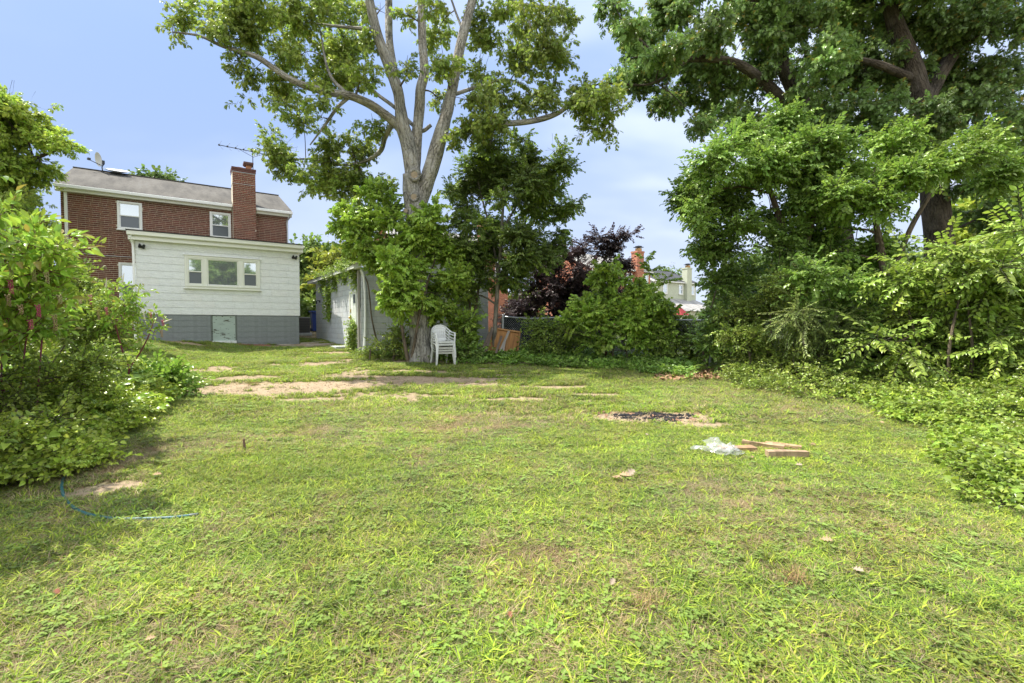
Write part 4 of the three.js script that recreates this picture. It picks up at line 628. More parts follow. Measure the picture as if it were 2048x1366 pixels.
  // vines and shrubs over the fence
  const vines = [
    ['bright vine mass heaped over the middle of the chain-link fence', 13.2, [[1220, 620, 42], [1180, 640, 36], [1130, 665, 26], [1160, 615, 24], [1230, 680, 26], [1190, 690, 22], [1280, 690, 22], [1345, 665, 26], [1390, 672, 24], [1330, 610, 18], [1240, 720, 16], [1310, 715, 18], [1272, 600, 40], [1205, 570, 26], [1225, 530, 14], [1315, 645, 36], [1250, 650, 36], [1290, 660, 30], [1285, 580, 18], [1150, 655, 24]], 'heart', 130, [1, 1, 1]],
    ['vine mass hanging over the right part of the chain-link fence', 13, [[1345, 632, 16], [1365, 628, 14], [1310, 610, 20], [1372, 652, 32], [1352, 690, 36], [1400, 700, 38], [1422, 660, 30], [1380, 730, 26], [1335, 655, 26], [1420, 730, 26], [1320, 690, 20]], 'ivy', 230, [1, 1, 1]],
    ['tall weedy shoots with leaves standing above the fence vines', 13.4, [[1195, 560, 16], [1205, 590, 18], [1235, 560, 14], [1300, 545, 9], [1348, 528, 6], [1290, 520, 6], [1335, 560, 8], [1205, 540, 12], [1170, 600, 18]], 'heart', 150, [1, 1, 1]],
    ['drooping vine at the left part of the fence above the black screen', 14.2, [[1075, 662, 22], [1060, 690, 16], [1085, 690, 22], [1140, 700, 24], [1165, 665, 24], [1095, 715, 18], [1110, 650, 18], [1135, 645, 16], [1062, 645, 12], [1120, 690, 20], [1068, 708, 16], [1150, 680, 20], [1110, 660, 18]], 'ivy', 170, [1, 1, 1]],
  ];
  for (const [label, d, l, sp, per, tint] of vines) { const p = at(l[0][0], 735, d), b = V(p.x, groundY(p.x, -d), -d); plant('fence_vine', label, 'vine', { base: b, seed: 700 + l[0][0], bark: brown, stems: [{ pts: [b.clone().add(V(0, -.05, 0)), b.clone().add(V(.1, .5, 0)), at(l[0][0], l[0][1], d)], r: [.025, .02, .01], name: 'stem' }, { pts: [b.clone().add(V(.5, 0, 0)), b.clone().add(V(.35, .5, .05)), at(l[2][0], l[2][1], d)], r: [.02, .016, .008], name: 'stem' }], blobs: blobsAt(l.map(([x, y, q], i) => [x, y, d + Math.sin(i * 2.6) * .3, q]), .2, l[0][0]), sp, per, tint, fill: { thr: -.25, up: .15, freq: 2.4, clump: .25 } }); }
}
// ---------------------------------------------------------------- left side: pokeweed, bushes, tree behind
{
  const D = 5.6, bp = V(at(40, 900, D).x, groundY(-6, -D), -D), pink = M({ color: C(.24, .05, .09), roughness: .6 });
  const L = [[30, 475, 42], [85, 478, 34], [30, 540, 56], [92, 545, 36], [10, 610, 46], [60, 600, 42], [100, 610, 28], [52, 655, 36], [112, 500, 22], [140, 505, 12], [-40, 520, 70], [-60, 620, 70], [-20, 440, 40]].map(([x, y, q], i) => [x, y, D + Math.sin(i * 2.3) * .35, q]);
  const racemes = (g, base, l, seed) => { const r = rng(seed), berry = [C(.42, .06, .13), C(.3, .2, .1), C(.35, .3, .14)].map((c) => M({ color: c, roughness: .4 })); const s = new THREE.SphereGeometry(1, 7, 5);
    for (const [px, py, d, len] of l) { const p = at(px, py, d).sub(base), list = [tube([p, p.clone().add(V(.02, -len * .5, .02)), p.clone().add(V(.01, -len, .03))], [.003, .003, .002], 5, 3)]; const n = Math.round(len / .0055); for (let i = 0; i < n; i++) { const t = i / n, a = i * 2.4, rr = .018 * (1 - .5 * t); list.push(s.clone().scale(.0085 * (1 - .35 * t), .0075, .0085 * (1 - .35 * t)).translate(p.x + .02 * t + rr * Math.cos(a), p.y - t * len, p.z + rr * Math.sin(a))); } part('berry_cluster', list, berry[Math.floor(r() * 3)], g); } };
  const g = plant('pokeweed', 'tall pokeweed with large yellow-green leaves and hanging pink berries at the left edge', 'plant', { base: bp, seed: 810, bark: pink, twigMat: pink, stems: [[40, 470], [80, 500], [10, 520], [100, 520], [-30, 480]].map(([x, y], k) => ({ pts: [bp.clone().add(V(k * .12 - .2, -.05, 0)), at(x - 35 + k * 6, 690, D + .2), at(x, y, D)], r: [.011, .009, .005], name: 'stem' })), blobs: blobsAt(L, .3, 15), sp: 'poke', per: 150, fill: { thr: -.3, up: .15, clump: .2 }, twig: .008, twigs: 3 });
  racemes(g, bp, [[20, 525, 5.1, .17], [66, 540, 5.2, .13], [20, 560, 5, .15], [108, 630, 5.1, .17], [75, 610, 5, .13], [40, 610, 4.9, .1], [92, 545, 5.1, .12], [15, 590, 4.9, .12], [118, 590, 5.2, .1], [60, 640, 5, .1], [130, 470, 5.3, .1], [35, 480, 5.1, .12]], 5);
  const D2 = 7.3, b2 = onGround(256, 792);
  const g2 = plant('pokeweed', 'small pokeweed with a forked crimson stem and pale flower spikes in front of the addition', 'plant', { base: b2, seed: 830, bark: pink, twigMat: pink, stems: [{ pts: [b2.clone().add(V(0, -.03, 0)), at(256, 760, D2 + .8), at(259, 735, D2 + .7)], r: [.016, .015, .014], name: 'stem' }, { pts: [at(259, 736, D2 + .7), at(246, 705, D2 + .7), at(232, 655, D2 + .6), at(215, 600, D2 + .6)], r: [.013, .012, .009, .004], name: 'stem' }, { pts: [at(259, 736, D2 + .7), at(280, 705, D2 + .7), at(298, 670, D2 + .6), at(310, 635, D2 + .6)], r: [.013, .011, .008, .004], name: 'stem' }], blobs: blobsAt([[305, 655, 15], [292, 680, 12], [318, 640, 10], [240, 640, 24], [262, 610, 26], [225, 610, 24], [235, 575, 16], [200, 650, 22], [262, 660, 12], [246, 700, 14], [275, 580, 12]].map(([x, y, q]) => [x, y, D2 + .6, q]), .2, 16), foliage: [{ sp: 'poke', per: 130, fill: { scale: .62 } }], fill: { thr: -.5, up: .2 }, twig: .006, twigs: 2 });
  racemes(g2, b2, [[322, 660, 7.8, .12], [325, 640, 7.8, .1], [196, 620, 7.6, .16], [180, 590, 7.6, .16], [160, 600, 7.4, .14], [212, 615, 7.6, .12], [300, 625, 7.8, .1]], 6);
  const spikes = []; for (const [px, py, a] of [[290, 640, -.2], [326, 645, 1.2], [212, 575, .1], [245, 565, .2]]) { const p = at(px, py, 7.8).sub(b2), q = p.clone().add(V(Math.sin(a) * .16, Math.cos(a) * .16, 0)); spikes.push(tube([p, q], [.012, .003], 6, 3, .3)); } part('flower_spike', spikes, M({ color: C(.6, .55, .4) }), g2);
  const bush = [
    ['rounded small-leaved bush behind the pokeweed near the house', 8.4, [[145, 560, 30], [175, 575, 26], [172, 610, 34], [205, 625, 24], [150, 630, 42], [200, 660, 36], [202, 590, 12], [220, 660, 20], [115, 585, 36], [180, 690, 36]], 'small', 200, [1, 1, 1]],
    ['shady tangle of honeysuckle below the tall pokeweed', 6.4, [[130, 690, 46], [60, 720, 56], [122, 755, 46], [20, 760, 56], [190, 730, 40], [-40, 720, 70], [230, 730, 24], [170, 780, 36]], 'small', 190, [1, 1, 1]],
    ['overgrown bushes outside on the near left', 3.9, [[-270, 290, 110], [-300, 170, 130], [-270, 430, 100], [-360, 260, 150], [-300, 640, 140], [-350, 760, 150], [-250, 820, 100], [-420, 650, 160], [-470, 380, 190], [-560, 200, 180], [-400, 480, 150], [-620, 420, 220]], 'mulb', 130, [1, 1, 1]],
    ['dark-leaved bramble at the front of the left thicket', 5.2, [[40, 830, 50], [-20, 800, 60], [110, 840, 36], [-40, 880, 50]], 'small', 170, [1, 1, 1]],
  ];
  for (const [label, d, l, sp, per, tint] of bush) { const p = at(l[0][0], 760, d), b = V(p.x, groundY(p.x, -d), -d); plant('bush', label, 'bush', { base: b, seed: 850 + l[0][0], bark: brown, stems: [0, 1, 2].map((k) => ({ pts: [b.clone().add(V((k - 1) * .2, -.05, 0)), b.clone().add(V((k - 1) * .3, .5, .05)), at(l[k][0], l[k][1], d)], r: [.03, .02, .008], name: 'stem' })), blobs: blobsAt(l.map(([x, y, q], i) => [x, y, d + Math.sin(i * 2.6) * .35, q]), .3, 40 + l[0][0]), sp, per, tint, fill: { thr: -.3, up: .25, clump: .25 } }); }
  const p6 = onGround(345, 790), g6 = plant('broadleaf_weed', 'low broad-leaved weed beside the bare dirt on the left', 'plant', { base: p6, seed: 880, bark: brown, stems: [{ pts: [p6, p6.clone().add(V(0, .2, 0))], r: [.01, .006], name: 'stem' }], blobs: blobsAt([[345, 768, 18], [325, 775, 16], [362, 778, 14], [310, 760, 14], [335, 755, 12]].map(([x, y, q]) => [x, y, 8.5, q]), .2, 22), sp: 'mulb', per: 330, tint: [1.2, 1.2, 1], fill: { thr: -.6, up: .4 } });
  const D7 = 15, b7 = V(-17.6, 1.2, -D7), L7 = [[-40, 330, 105], [20, 250, 56], [70, 258, 40], [30, 330, 50], [95, 280, 24], [140, 292, 10], [0, 400, 50], [40, 380, 26], [-60, 230, 90], [20, 200, 40], [80, 325, 16], [-120, 330, 130], [60, 430, 46], [70, 218, 30], [60, 410, 12]].map(([x, y, q], i) => [x, y, D7 + Math.sin(i * 3.1) * .9, q]);
  plant('maple_tree', 'leafy yellow-green tree beyond the left end of the brick house', 'tree', { base: b7, seed: 890, bark: darkBark, stems: [{ pts: [b7.clone(), V(-17.5, 4, -D7), V(-17.2, 7, -D7), V(-17, 9.5, -D7)], r: [.3, .25, .18, .05] }, { pts: [V(-17.4, 5, -D7), at(40, 330, D7), at(130, 295, D7)], r: [.12, .08, .02] }], blobs: blobsAt(L7, 1, 23), sp: 'oak', per: 100, tint: [1.25, 1.25, 1], fill: { thr: -.12, up: 0, freq: 1.5, clump: .4 } });
}
// ---------------------------------------------------------------- trees far off
{
  const far = [
    ['dark green tree behind the gap between house and garage', 34, [[622, 530, 34], [605, 560, 30], [640, 560, 30], [615, 600, 34], [640, 500, 18], [600, 510, 22], [650, 600, 30]], [.9, 1, .95]],
    ['yellow-green tree rising behind the garage eave', 27, [[670, 530, 24], [650, 545, 18], [690, 520, 18], [640, 560, 12]], [1.6, 1.35, .8]],
    ['low green bushes at the end of the garage gap', 27, [[612, 625, 18], [630, 620, 16], [605, 650, 12], [625, 650, 12]], [1, 1.1, .9]],
    ['tree tip showing over the brick house roof', 36, [[310, 362, 14], [335, 368, 12], [290, 366, 10]], [.8, .9, .9]],
    ['pine-green tree behind the pale green house', 66, [[1325, 550, 14], [1345, 548, 13], [1360, 555, 12], [1312, 560, 12], [1335, 565, 16]], [.9, 1, .7]],
    ['bright green trees beyond the thick oak trunk', 24, [[1950, 450, 50], [2010, 480, 50], [1990, 410, 40], [1940, 520, 40], [2040, 430, 40], [1910, 470, 26]], [2.2, 2.0, 1.3]],
    ['tree beside the red brick house behind the garage', 33, [[1045, 610, 22], [1030, 640, 20], [1060, 650, 22], [1020, 655, 16]], [1.6, 1.5, .9]],
    ['tree far behind the thicket on the right', 26, [[1480, 590, 40], [1540, 560, 60], [1620, 560, 70], [1720, 560, 70], [1820, 560, 70], [1480, 640, 60], [1600, 650, 70], [1740, 650, 70], [1860, 620, 60], [1440, 650, 24]], [.8, .9, .9]],
    ['big tree behind the left thicket outside the yard', 12, [[-160, 560, 100], [-60, 580, 90], [30, 560, 60], [-40, 480, 70], [60, 620, 50]], [.7, .8, .8]],
  ];
  far.forEach(([label, d, l, tint], i) => { const p = at(l[0][0], 660, d), b = V(p.x, groundY(p.x, -d), -d); plant('tree', label, 'tree', { base: b, seed: 950 + i * 9, bark: darkBark, stems: [{ pts: [b.clone(), at(l[0][0], l[0][1], d)], r: [.16, .05], per: 3 }], blobs: blobsAt(l.map(([x, y, q], k) => [x, y, d + Math.sin(k * 2.6), q]), .5, 60 + i), sp: d > 20 ? 'far' : 'mulb', per: d > 50 ? 22 : d > 20 ? 40 : 60, tint, fill: { thr: -.25, up: .1, freq: 1.2, clump: .3 }, twigs: 2 }); });
  const list = []; const r = rng(9); for (let k = 0; k < 3400; k++) { const a = (r() - .5) * 2.5, d = 90 + 30 * r(), x = Math.sin(a) * d, z = -Math.cos(a) * d, h = 5.5 + 2.5 * noise2(a * 9, 1) + 1.5 * noise2(a * 30, 5); list.push({ p: V(x, 1.4 + h * Math.pow(r(), .6), z), d: V(r() - .5, .6, r() - .5).normalize(), s: 2.2 + r(), t: 1 }); }
  const w = new THREE.Group(); w.name = 'treeline'; scene.add(w); w.userData.kind = 'stuff'; tag(w, 'low line of distant trees along the horizon behind the houses', 'trees'); instances(w, 'foliage', 'far', list, V(0, 0, 0), 12, [.9, 1, 1]);
  const bt = V(9, -.3, 9); plant('tree', 'tree seen only as a reflection in the addition picture window', 'tree', { base: bt, seed: 999, bark: darkBark, stems: [{ pts: [bt, V(9, 3, 9), V(8.6, 7, 9)], r: [.3, .25, .06] }], blobs: [[9, 6, 9, 2.4], [11, 5, 8, 2], [7.4, 5, 10, 1.7], [9.5, 8.2, 9, 1.6], [12.5, 4, 9.5, 2], [10, 3.2, 9, 1.5]].map(([x, y, z, q]) => ({ c: V(x, y, z), r: q })), sp: 'far', per: 30, tint: [1.2, 1.3, 1], fill: { thr: -.2 } });
}
// ---------------------------------------------------------------- creeping cover at the sides and weeds along the fence
function cover(name, label, cat, edge, back, height, sp, n, seed, tint) {
  const pg = [...edge, ...back], r = rng(seed), list = [];
  const inside = (x, z) => { let c = false; for (let i = 0, j = pg.length - 1; i < pg.length; j = i++) if ((pg[i].z > z) !== (pg[j].z > z) && x < (pg[j].x - pg[i].x) * (z - pg[i].z) / (pg[j].z - pg[i].z) + pg[i].x) c = !c; return c; };
  const dist = (x, z) => { let b = 1e9; for (let i = 0; i < edge.length - 1; i++) { const ax = edge[i].x, az = edge[i].z, dx = edge[i + 1].x - ax, dz = edge[i + 1].z - az, t = clamp(((x - ax) * dx + (z - az) * dz) / (dx * dx + dz * dz)); b = Math.min(b, Math.hypot(x - ax - t * dx, z - az - t * dz)); } return b; };
  const xs = pg.map((p) => p.x), zs = pg.map((p) => p.z), x0 = Math.min(...xs) - .4, x1 = Math.max(...xs) + .4, z0 = Math.min(...zs) - .4, z1 = Math.max(...zs) + .4;
  for (let k = 0; k < n; k++) {
    const x = mix(x0, x1, r()), z = mix(z0, z1, r()), wx = x + .35 * noise2(x * 1.3, z * 1.3), wz = z + .35 * noise2(x * 1.3 + 9, z * 1.3);
    if (!inside(wx, wz)) continue;
    const h = height(dist(wx, wz)) * (.75 + .5 * noise2(x * 1.6 + 3, z * 1.6) + .5 * noise2(x * 4, z * 4)), y = groundY(x, z) + .015 + h * Math.pow(r(), .45);
    const a = r() * 6.28; list.push({ p: V(x, y, z), d: V(Math.cos(a), .25 + .5 * r(), Math.sin(a)).normalize(), s: .75 + .5 * r(), t: 1 + .25 * noise2(x * 2.2, z * 2.2) });
  }
  const g = new THREE.Group(); g.name = numbered(name); scene.add(g); g.userData.kind = 'stuff'; tag(g, label, cat); instances(g, 'foliage', sp, list, V(0, 0, 0), seed + 1, tint); return g;
}
const gl = (l) => l.map(([x, y]) => onGround(x, y));
cover('ivy', 'bright green ivy creeping over the ground on the right side of the lawn', 'ivy', gl([[2048, 1035], [2000, 965], [1930, 905], [1850, 865], [1775, 832], [1730, 815], [1690, 795]]), [V(6.5, 0, -11.5), V(11, 0, -11), V(11, 0, -3)], (d) => .02 + Math.min(.75, d * .26), 'ivy', 30000, 31, [1, .98, .9]);
cover('weeds', 'mixed leafy weeds and brambles poking through the ivy on the right', 'weeds', gl([[2048, 1000], [2010, 950], [1930, 890], [1850, 850], [1750, 818], [1630, 806], [1530, 790], [1450, 774]]), [V(6.5, 0, -11.8), V(11, 0, -11), V(11, 0, -3)], (d) => .03 + Math.min(.95, d * .35), 'small', 8000, 38, [1, 1, 1]);
cover('brambles', 'broad-leaved brambles rising through the undergrowth on the left', 'brambles', gl([[0, 960], [80, 945], [150, 920], [215, 875], [270, 835], [330, 812], [350, 795], [330, 765], [270, 745]]), [V(-9.5, 0, -10), V(-10, 0, -4), V(-5, 0, -3.4)], (d) => .1 + Math.min(.95, d * .6), 'heart', 4200, 39, [1, 1, 1]);
cover('undergrowth', 'honeysuckle and weeds creeping over the ground on the left side of the lawn', 'undergrowth', gl([[0, 990], [80, 972], [150, 945], [205, 895], [250, 850], [300, 824], [345, 797], [310, 768], [270, 745]]), [V(-9.5, 0, -10), V(-10, 0, -4), V(-5, 0, -3.4)], (d) => .06 + Math.min(.75, d * .5), 'small', 48000, 33, [1.3, 1.25, 1]);
cover('weeds', 'leafy weeds along the foot of the fence', 'weeds', gl([[940, 730], [1010, 727], [1100, 735], [1200, 738], [1300, 748], [1410, 762]]), [V(4.8, 0, -14), V(2.5, 0, -14.6), V(-.3, 0, -15.6)], (d) => .02 + Math.min(.12, d * .12), 'mulb', 4200, 35, [1.1, 1.15, .95]);
cover('weeds', 'short weeds round the foot of the oak and the white chairs', 'weeds', gl([[720, 708], [760, 716], [800, 722], [850, 727], [880, 720], [960, 726]]), [V(-1.2, 0, -14.6), V(-4.6, 0, -15)], (d) => .04 + Math.min(.2, d * .25), 'small', 3000, 36, [.9, 1, .9]);
// ---------------------------------------------------------------- the lawn
{
  const lawn = new THREE.Group(); lawn.name = 'grass'; scene.add(lawn); lawn.userData.kind = 'stuff'; tag(lawn, 'patchy mown lawn of green grass, dry straw and clover', 'grass');
  const tuft = (seed, n, L0, L1, w, lean, rad, cols) => { const r = rng(seed), s = new Sprig(); for (let i = 0; i < n; i++) { const a = r() * 6.283, L = mix(L0, L1, r()), q = lean * (.5 + r()), b = V((r() - .5) * rad, -.004, (r() - .5) * rad), dx = Math.cos(a), dz = Math.sin(a), c = cols[Math.floor(r() * cols.length)], k = .5 + .9 * r(), W = w * (.7 + .6 * r()), sx = -dz * W / 2, sz = dx * W / 2, o = s.p.length / 3;
    for (let j = 0; j < 3; j++) { const t = j / 3, h = L * (t - q * .35 * t * t), out = L * q * t * t * 1.1 + L * .15 * t, f = 1 - .35 * t; for (const e of [-1, 1]) { s.p.push(b.x + dx * out + sx * e * f, b.y + Math.max(h, .003), b.z + dz * out + sz * e * f); s.c.push(c[0] * k, c[1] * k, c[2] * k); } }
    s.p.push(b.x + dx * L * (q * 1.1 + .15), b.y + L * (1 - q * .35), b.z + dz * L * (q * 1.1 + .15)); s.c.push(c[0] * k, c[1] * k, c[2] * k); s.i.push(o, o + 1, o + 2, o + 1, o + 3, o + 2, o + 2, o + 3, o + 4, o + 3, o + 5, o + 4, o + 4, o + 5, o + 6); } return s.geo(); };
  const lime = [[.36, .47, .042], [.3, .42, .038], [.45, .5, .065], [.18, .3, .035]], mid = [[.2, .3, .045], [.26, .32, .065], [.13, .22, .036]], straw = [[.5, .4, .22], [.43, .33, .18], [.56, .46, .28], [.33, .24, .13]], red = [[.3, .2, .1], [.36, .24, .12]];
  const kinds = { crab: [1, 2, 3, 4].map((k) => tuft(k, 13, .027, .068, .0073, .95, .052, lime)), fine: [4, 5, 6].map((k) => tuft(k, 20, .02, .06, .0026, .6, .07, mid)), straw: [7, 8, 9].map((k) => tuft(k, 16, .025, .075, .0024, 1.1, .09, straw)), tall: [10, 11].map((k) => tuft(k, 14, .05, .1, .0052, .6, .06, [...lime, [.2, .32, .05]])), brown: [12].map((k) => tuft(k, 22, .05, .1, .0022, .5, .08, red)) };
  const clover = [1, 2, 3].map((k) => { const r = rng(60 + k), s = new Sprig(); for (let i = 0; i < 9; i++) { const x = (r() - .5) * .09, z = (r() - .5) * .09, h = .015 + .025 * r(), kk = .75 + .5 * r(), c = [.24 * kk, .35 * kk, .06 * kk]; s.stem(V(x * .6, 0, z * .6), V(x, h, z), .001, .0008, [.15, .2, .06]); const a0 = r() * 6; for (let j = 0; j < 3; j++) { const a = a0 + j * 2.094; s.leaf(V(x, h, z), V(Math.cos(a), .15, Math.sin(a)), V(0, 1, 0), .0125, .0115, LEAF.oval, .2, .1, c); } } return s.geo(); });
  const weed = [1, 2].map((k) => { const r = rng(80 + k), s = new Sprig(); for (let i = 0; i < 8; i++) { const a = i * 2.4, kk = .8 + .4 * r(); s.leaf(V(0, .004, 0), V(Math.cos(a), .35 + .3 * r(), Math.sin(a)), V(0, 1, 0), .05 + .03 * r(), .024, LEAF.lance, .3, .5, [.2 * kk, .3 * kk, .045 * kk]); } return s.geo(); });
  const L = { crab: [], fine: [], straw: [], tall: [], brown: [], clover: [], weed: [] }, r = rng(4242);
  const put = (k, x, z, s) => { const a = r() * 6.283; L[k].push({ p: V(x, groundY(x, z), z), d: V((r() - .5) * .25, 1, (r() - .5) * .25).normalize(), up: V(Math.cos(a), 0, Math.sin(a)), s, t: 1 + .22 * noise2(x * 1.3, z * 1.3) + .12 * noise2(x * 6, z * 6) }); };
  const tree = [onGround(845, 724)];
  // squares of turf from green to dry, each of some hundred tufts; single tufts where the soil shows
  const turf = (level, sc, side, sp, seed) => {
    const q = rng(seed), D_ = .08 + level * .2, list = [], e = new THREE.Euler(), m = new THREE.Matrix4(), n = Math.ceil(side / sp), w = .35 * (q() - .5);
    const add = (k, x, z, s0) => { const g0 = { ...kinds, clover, weed }[k], g = g0[Math.floor(q() * g0.length)].clone(), s1 = s0 * sc * (.7 + .6 * q()); m.makeRotationFromEuler(e.set((q() - .5) * .3, q() * 6.28, (q() - .5) * .3)).scale(V(s1, s1, s1)).setPosition(x, 0, z); list.push(g.applyMatrix4(m)); };
    for (let a = 0; a < n; a++) for (let b = 0; b < n; b++) {
      const x = ((a + q()) / n - .5) * side + (q() - .5) * .06, z = ((b + q()) / n - .5) * side + (q() - .5) * .06, c = noise2(x * 9 + seed, z * 9), d = clamp(D_ + .3 * c);
      if (Math.max(Math.abs(x), Math.abs(z)) > side * .4 && q() < .45) continue;
      if (q() < .12 + .66 * d) add('straw', x, z, 1); if (q() < .92 - .9 * d + w) add('crab', x, z, 1); if (q() < .52 - .38 * d - w) add('fine', x, z, 1);
      if (q() < .045 + .06 * noise2(x * 14 + 9, z * 14 + seed)) add('clover', x, z, 1); if (q() < .012) add('weed', x, z, .55);
    }
    return mergeGeometries(list);
  };
  const TURF = [0, 1].map((far) => [0, 1, 2, 3, 4].map((lv) => [0, 1, 2].map((v) => turf(lv, far ? 1.45 : 1, far ? .62 : .46, far ? .056 : .037, 7000 + far * 500 + lv * 40 + v)))), TL = TURF.map((f) => f.map(() => []));
  const skip = (X, d) => X > 6.5 + .2 * d || (X < -9 && d < 9) || (d > 14.2 && X > -2) || (d > 15.5 && X > -4.5);
  for (const [far, d0, d1, S] of [[0, 1.5, 6.6, .33], [1, 6.6, 20.5, .46]]) for (let d = d0; d < d1; d += S) for (let x = -1.13 * d - .5; x < 1.13 * d + .5; x += S) {
    const X = x + (r() - .5) * .1, Z = -d - S / 2 + (r() - .5) * .1; if (skip(X, d)) continue;
    const h = S * .6, bare = Math.max(soil(X, Z), soil(X - h, Z - h), soil(X + h, Z - h), soil(X - h, Z + h), soil(X + h, Z + h)), near = Math.hypot((X - lush.x) / 1.2, (Z - lush.z) / .75);
    if (bare < .12) { const a = Math.floor(r() * 4) * Math.PI / 2, lv = Math.round(clamp((clamp(dryness(X, Z)) - .08) / .2 + (r() - .5) * 1.3, 0, 4)); const k = .97 + .06 * r(); TL[far][lv].push({ p: V(X, groundY(X, Z) - .003, Z), d: V(-(groundY(X + .2, Z) - groundY(X - .2, Z)) / .4, 1, -(groundY(X, Z + .2) - groundY(X, Z - .2)) / .4).normalize(), up: V(Math.cos(a), 0, Math.sin(a)), s: k, t: 1 + .14 * noise2(X * 1.1, Z * 1.1) }); }
    const sp = far ? .075 : .042, sc = far ? 1.4 : 1.05;
    for (let q1 = -S / 2; q1 < S / 2; q1 += sp) for (let q2 = -S / 2; q2 < S / 2; q2 += sp) {
      const tx = X + q1 + r() * sp, tz = Z + q2 + r() * sp, size = sc * (.75 + .5 * r());
      if (bare < .12) { if (near < 1.1 && r() < .7 * (1.25 - near)) put('tall', tx, tz, size * .75); else if (r() < .004) put(r() < .5 ? 'tall' : 'brown', tx, tz, size * .8); continue; }
      const sl = soil(tx, tz), D_ = clamp(dryness(tx, tz)); if (r() < Math.pow(sl, .8) * 1.08 - .02) { if (r() < .06) put(r() < .5 ? 'straw' : 'fine', tx, tz, size * .8); continue; }
      if (r() < .2 + .5 * D_) put('straw', tx, tz, size); if (r() < .9 - .6 * D_) put('crab', tx, tz, size); if (r() < .6 - .2 * D_) put('fine', tx, tz, size); if (r() < .04) put('clover', tx, tz, size);
    }
  }
  TL.forEach((f, k) => f.forEach((l, lv) => instances(lawn, 'turf', null, l, V(0, 0, 0), 90 + k * 9 + lv, [1, 1, 1], TURF[k][lv], LM.grass)));
  for (const [px, py, n, k] of [[505, 770, 9, 'brown'], [500, 782, 6, 'fine'], [1580, 1165, 16, 'brown'], [1300, 1215, 10, 'brown'], [620, 1140, 8, 'brown'], [680, 1215, 8, 'tall'], [790, 1190, 7, 'tall'], [1560, 1130, 6, 'tall'], [1660, 1190, 4, 'tall'], [540, 1245, 6, 'weed'], [1990, 1230, 7, 'tall'], [700, 1000, 5, 'crab']]) { const p = onGround(px, py); for (let i = 0; i < n; i++) put(k, p.x + (r() - .5) * .16, p.z + (r() - .5) * .14, .8 + .5 * r()); }
  const vx = rng(3); const p9 = onGround(1960, 1300); for (let i = 0; i < 26; i++) put('weed', p9.x + (vx() - .5) * .5, p9.z + (vx() - .5) * .8, (.6 + .5 * vx()));
  for (const [k, geos, m] of [['crab', kinds.crab, LM.grass], ['fine', kinds.fine, LM.grass], ['straw', kinds.straw, LM.dry], ['tall', kinds.tall, LM.grass], ['brown', kinds.brown, LM.dry], ['clover', clover, LM.soft], ['weed', weed, LM.grass]]) instances(lawn, { crab: 'broad_blades', fine: 'fine_blades', straw: 'dry_straw', tall: 'tall_blades', brown: 'brown_tufts', clover: 'clover', weed: 'weed_leaves' }[k], null, L[k], V(0, 0, 0), 77, [1, 1, 1], geos, m);
  console.log('clumps, sprigs', total.join(' '), 'lawn', Object.entries(L).map(([k, l]) => k + ' ' + l.length).join(', '));
}
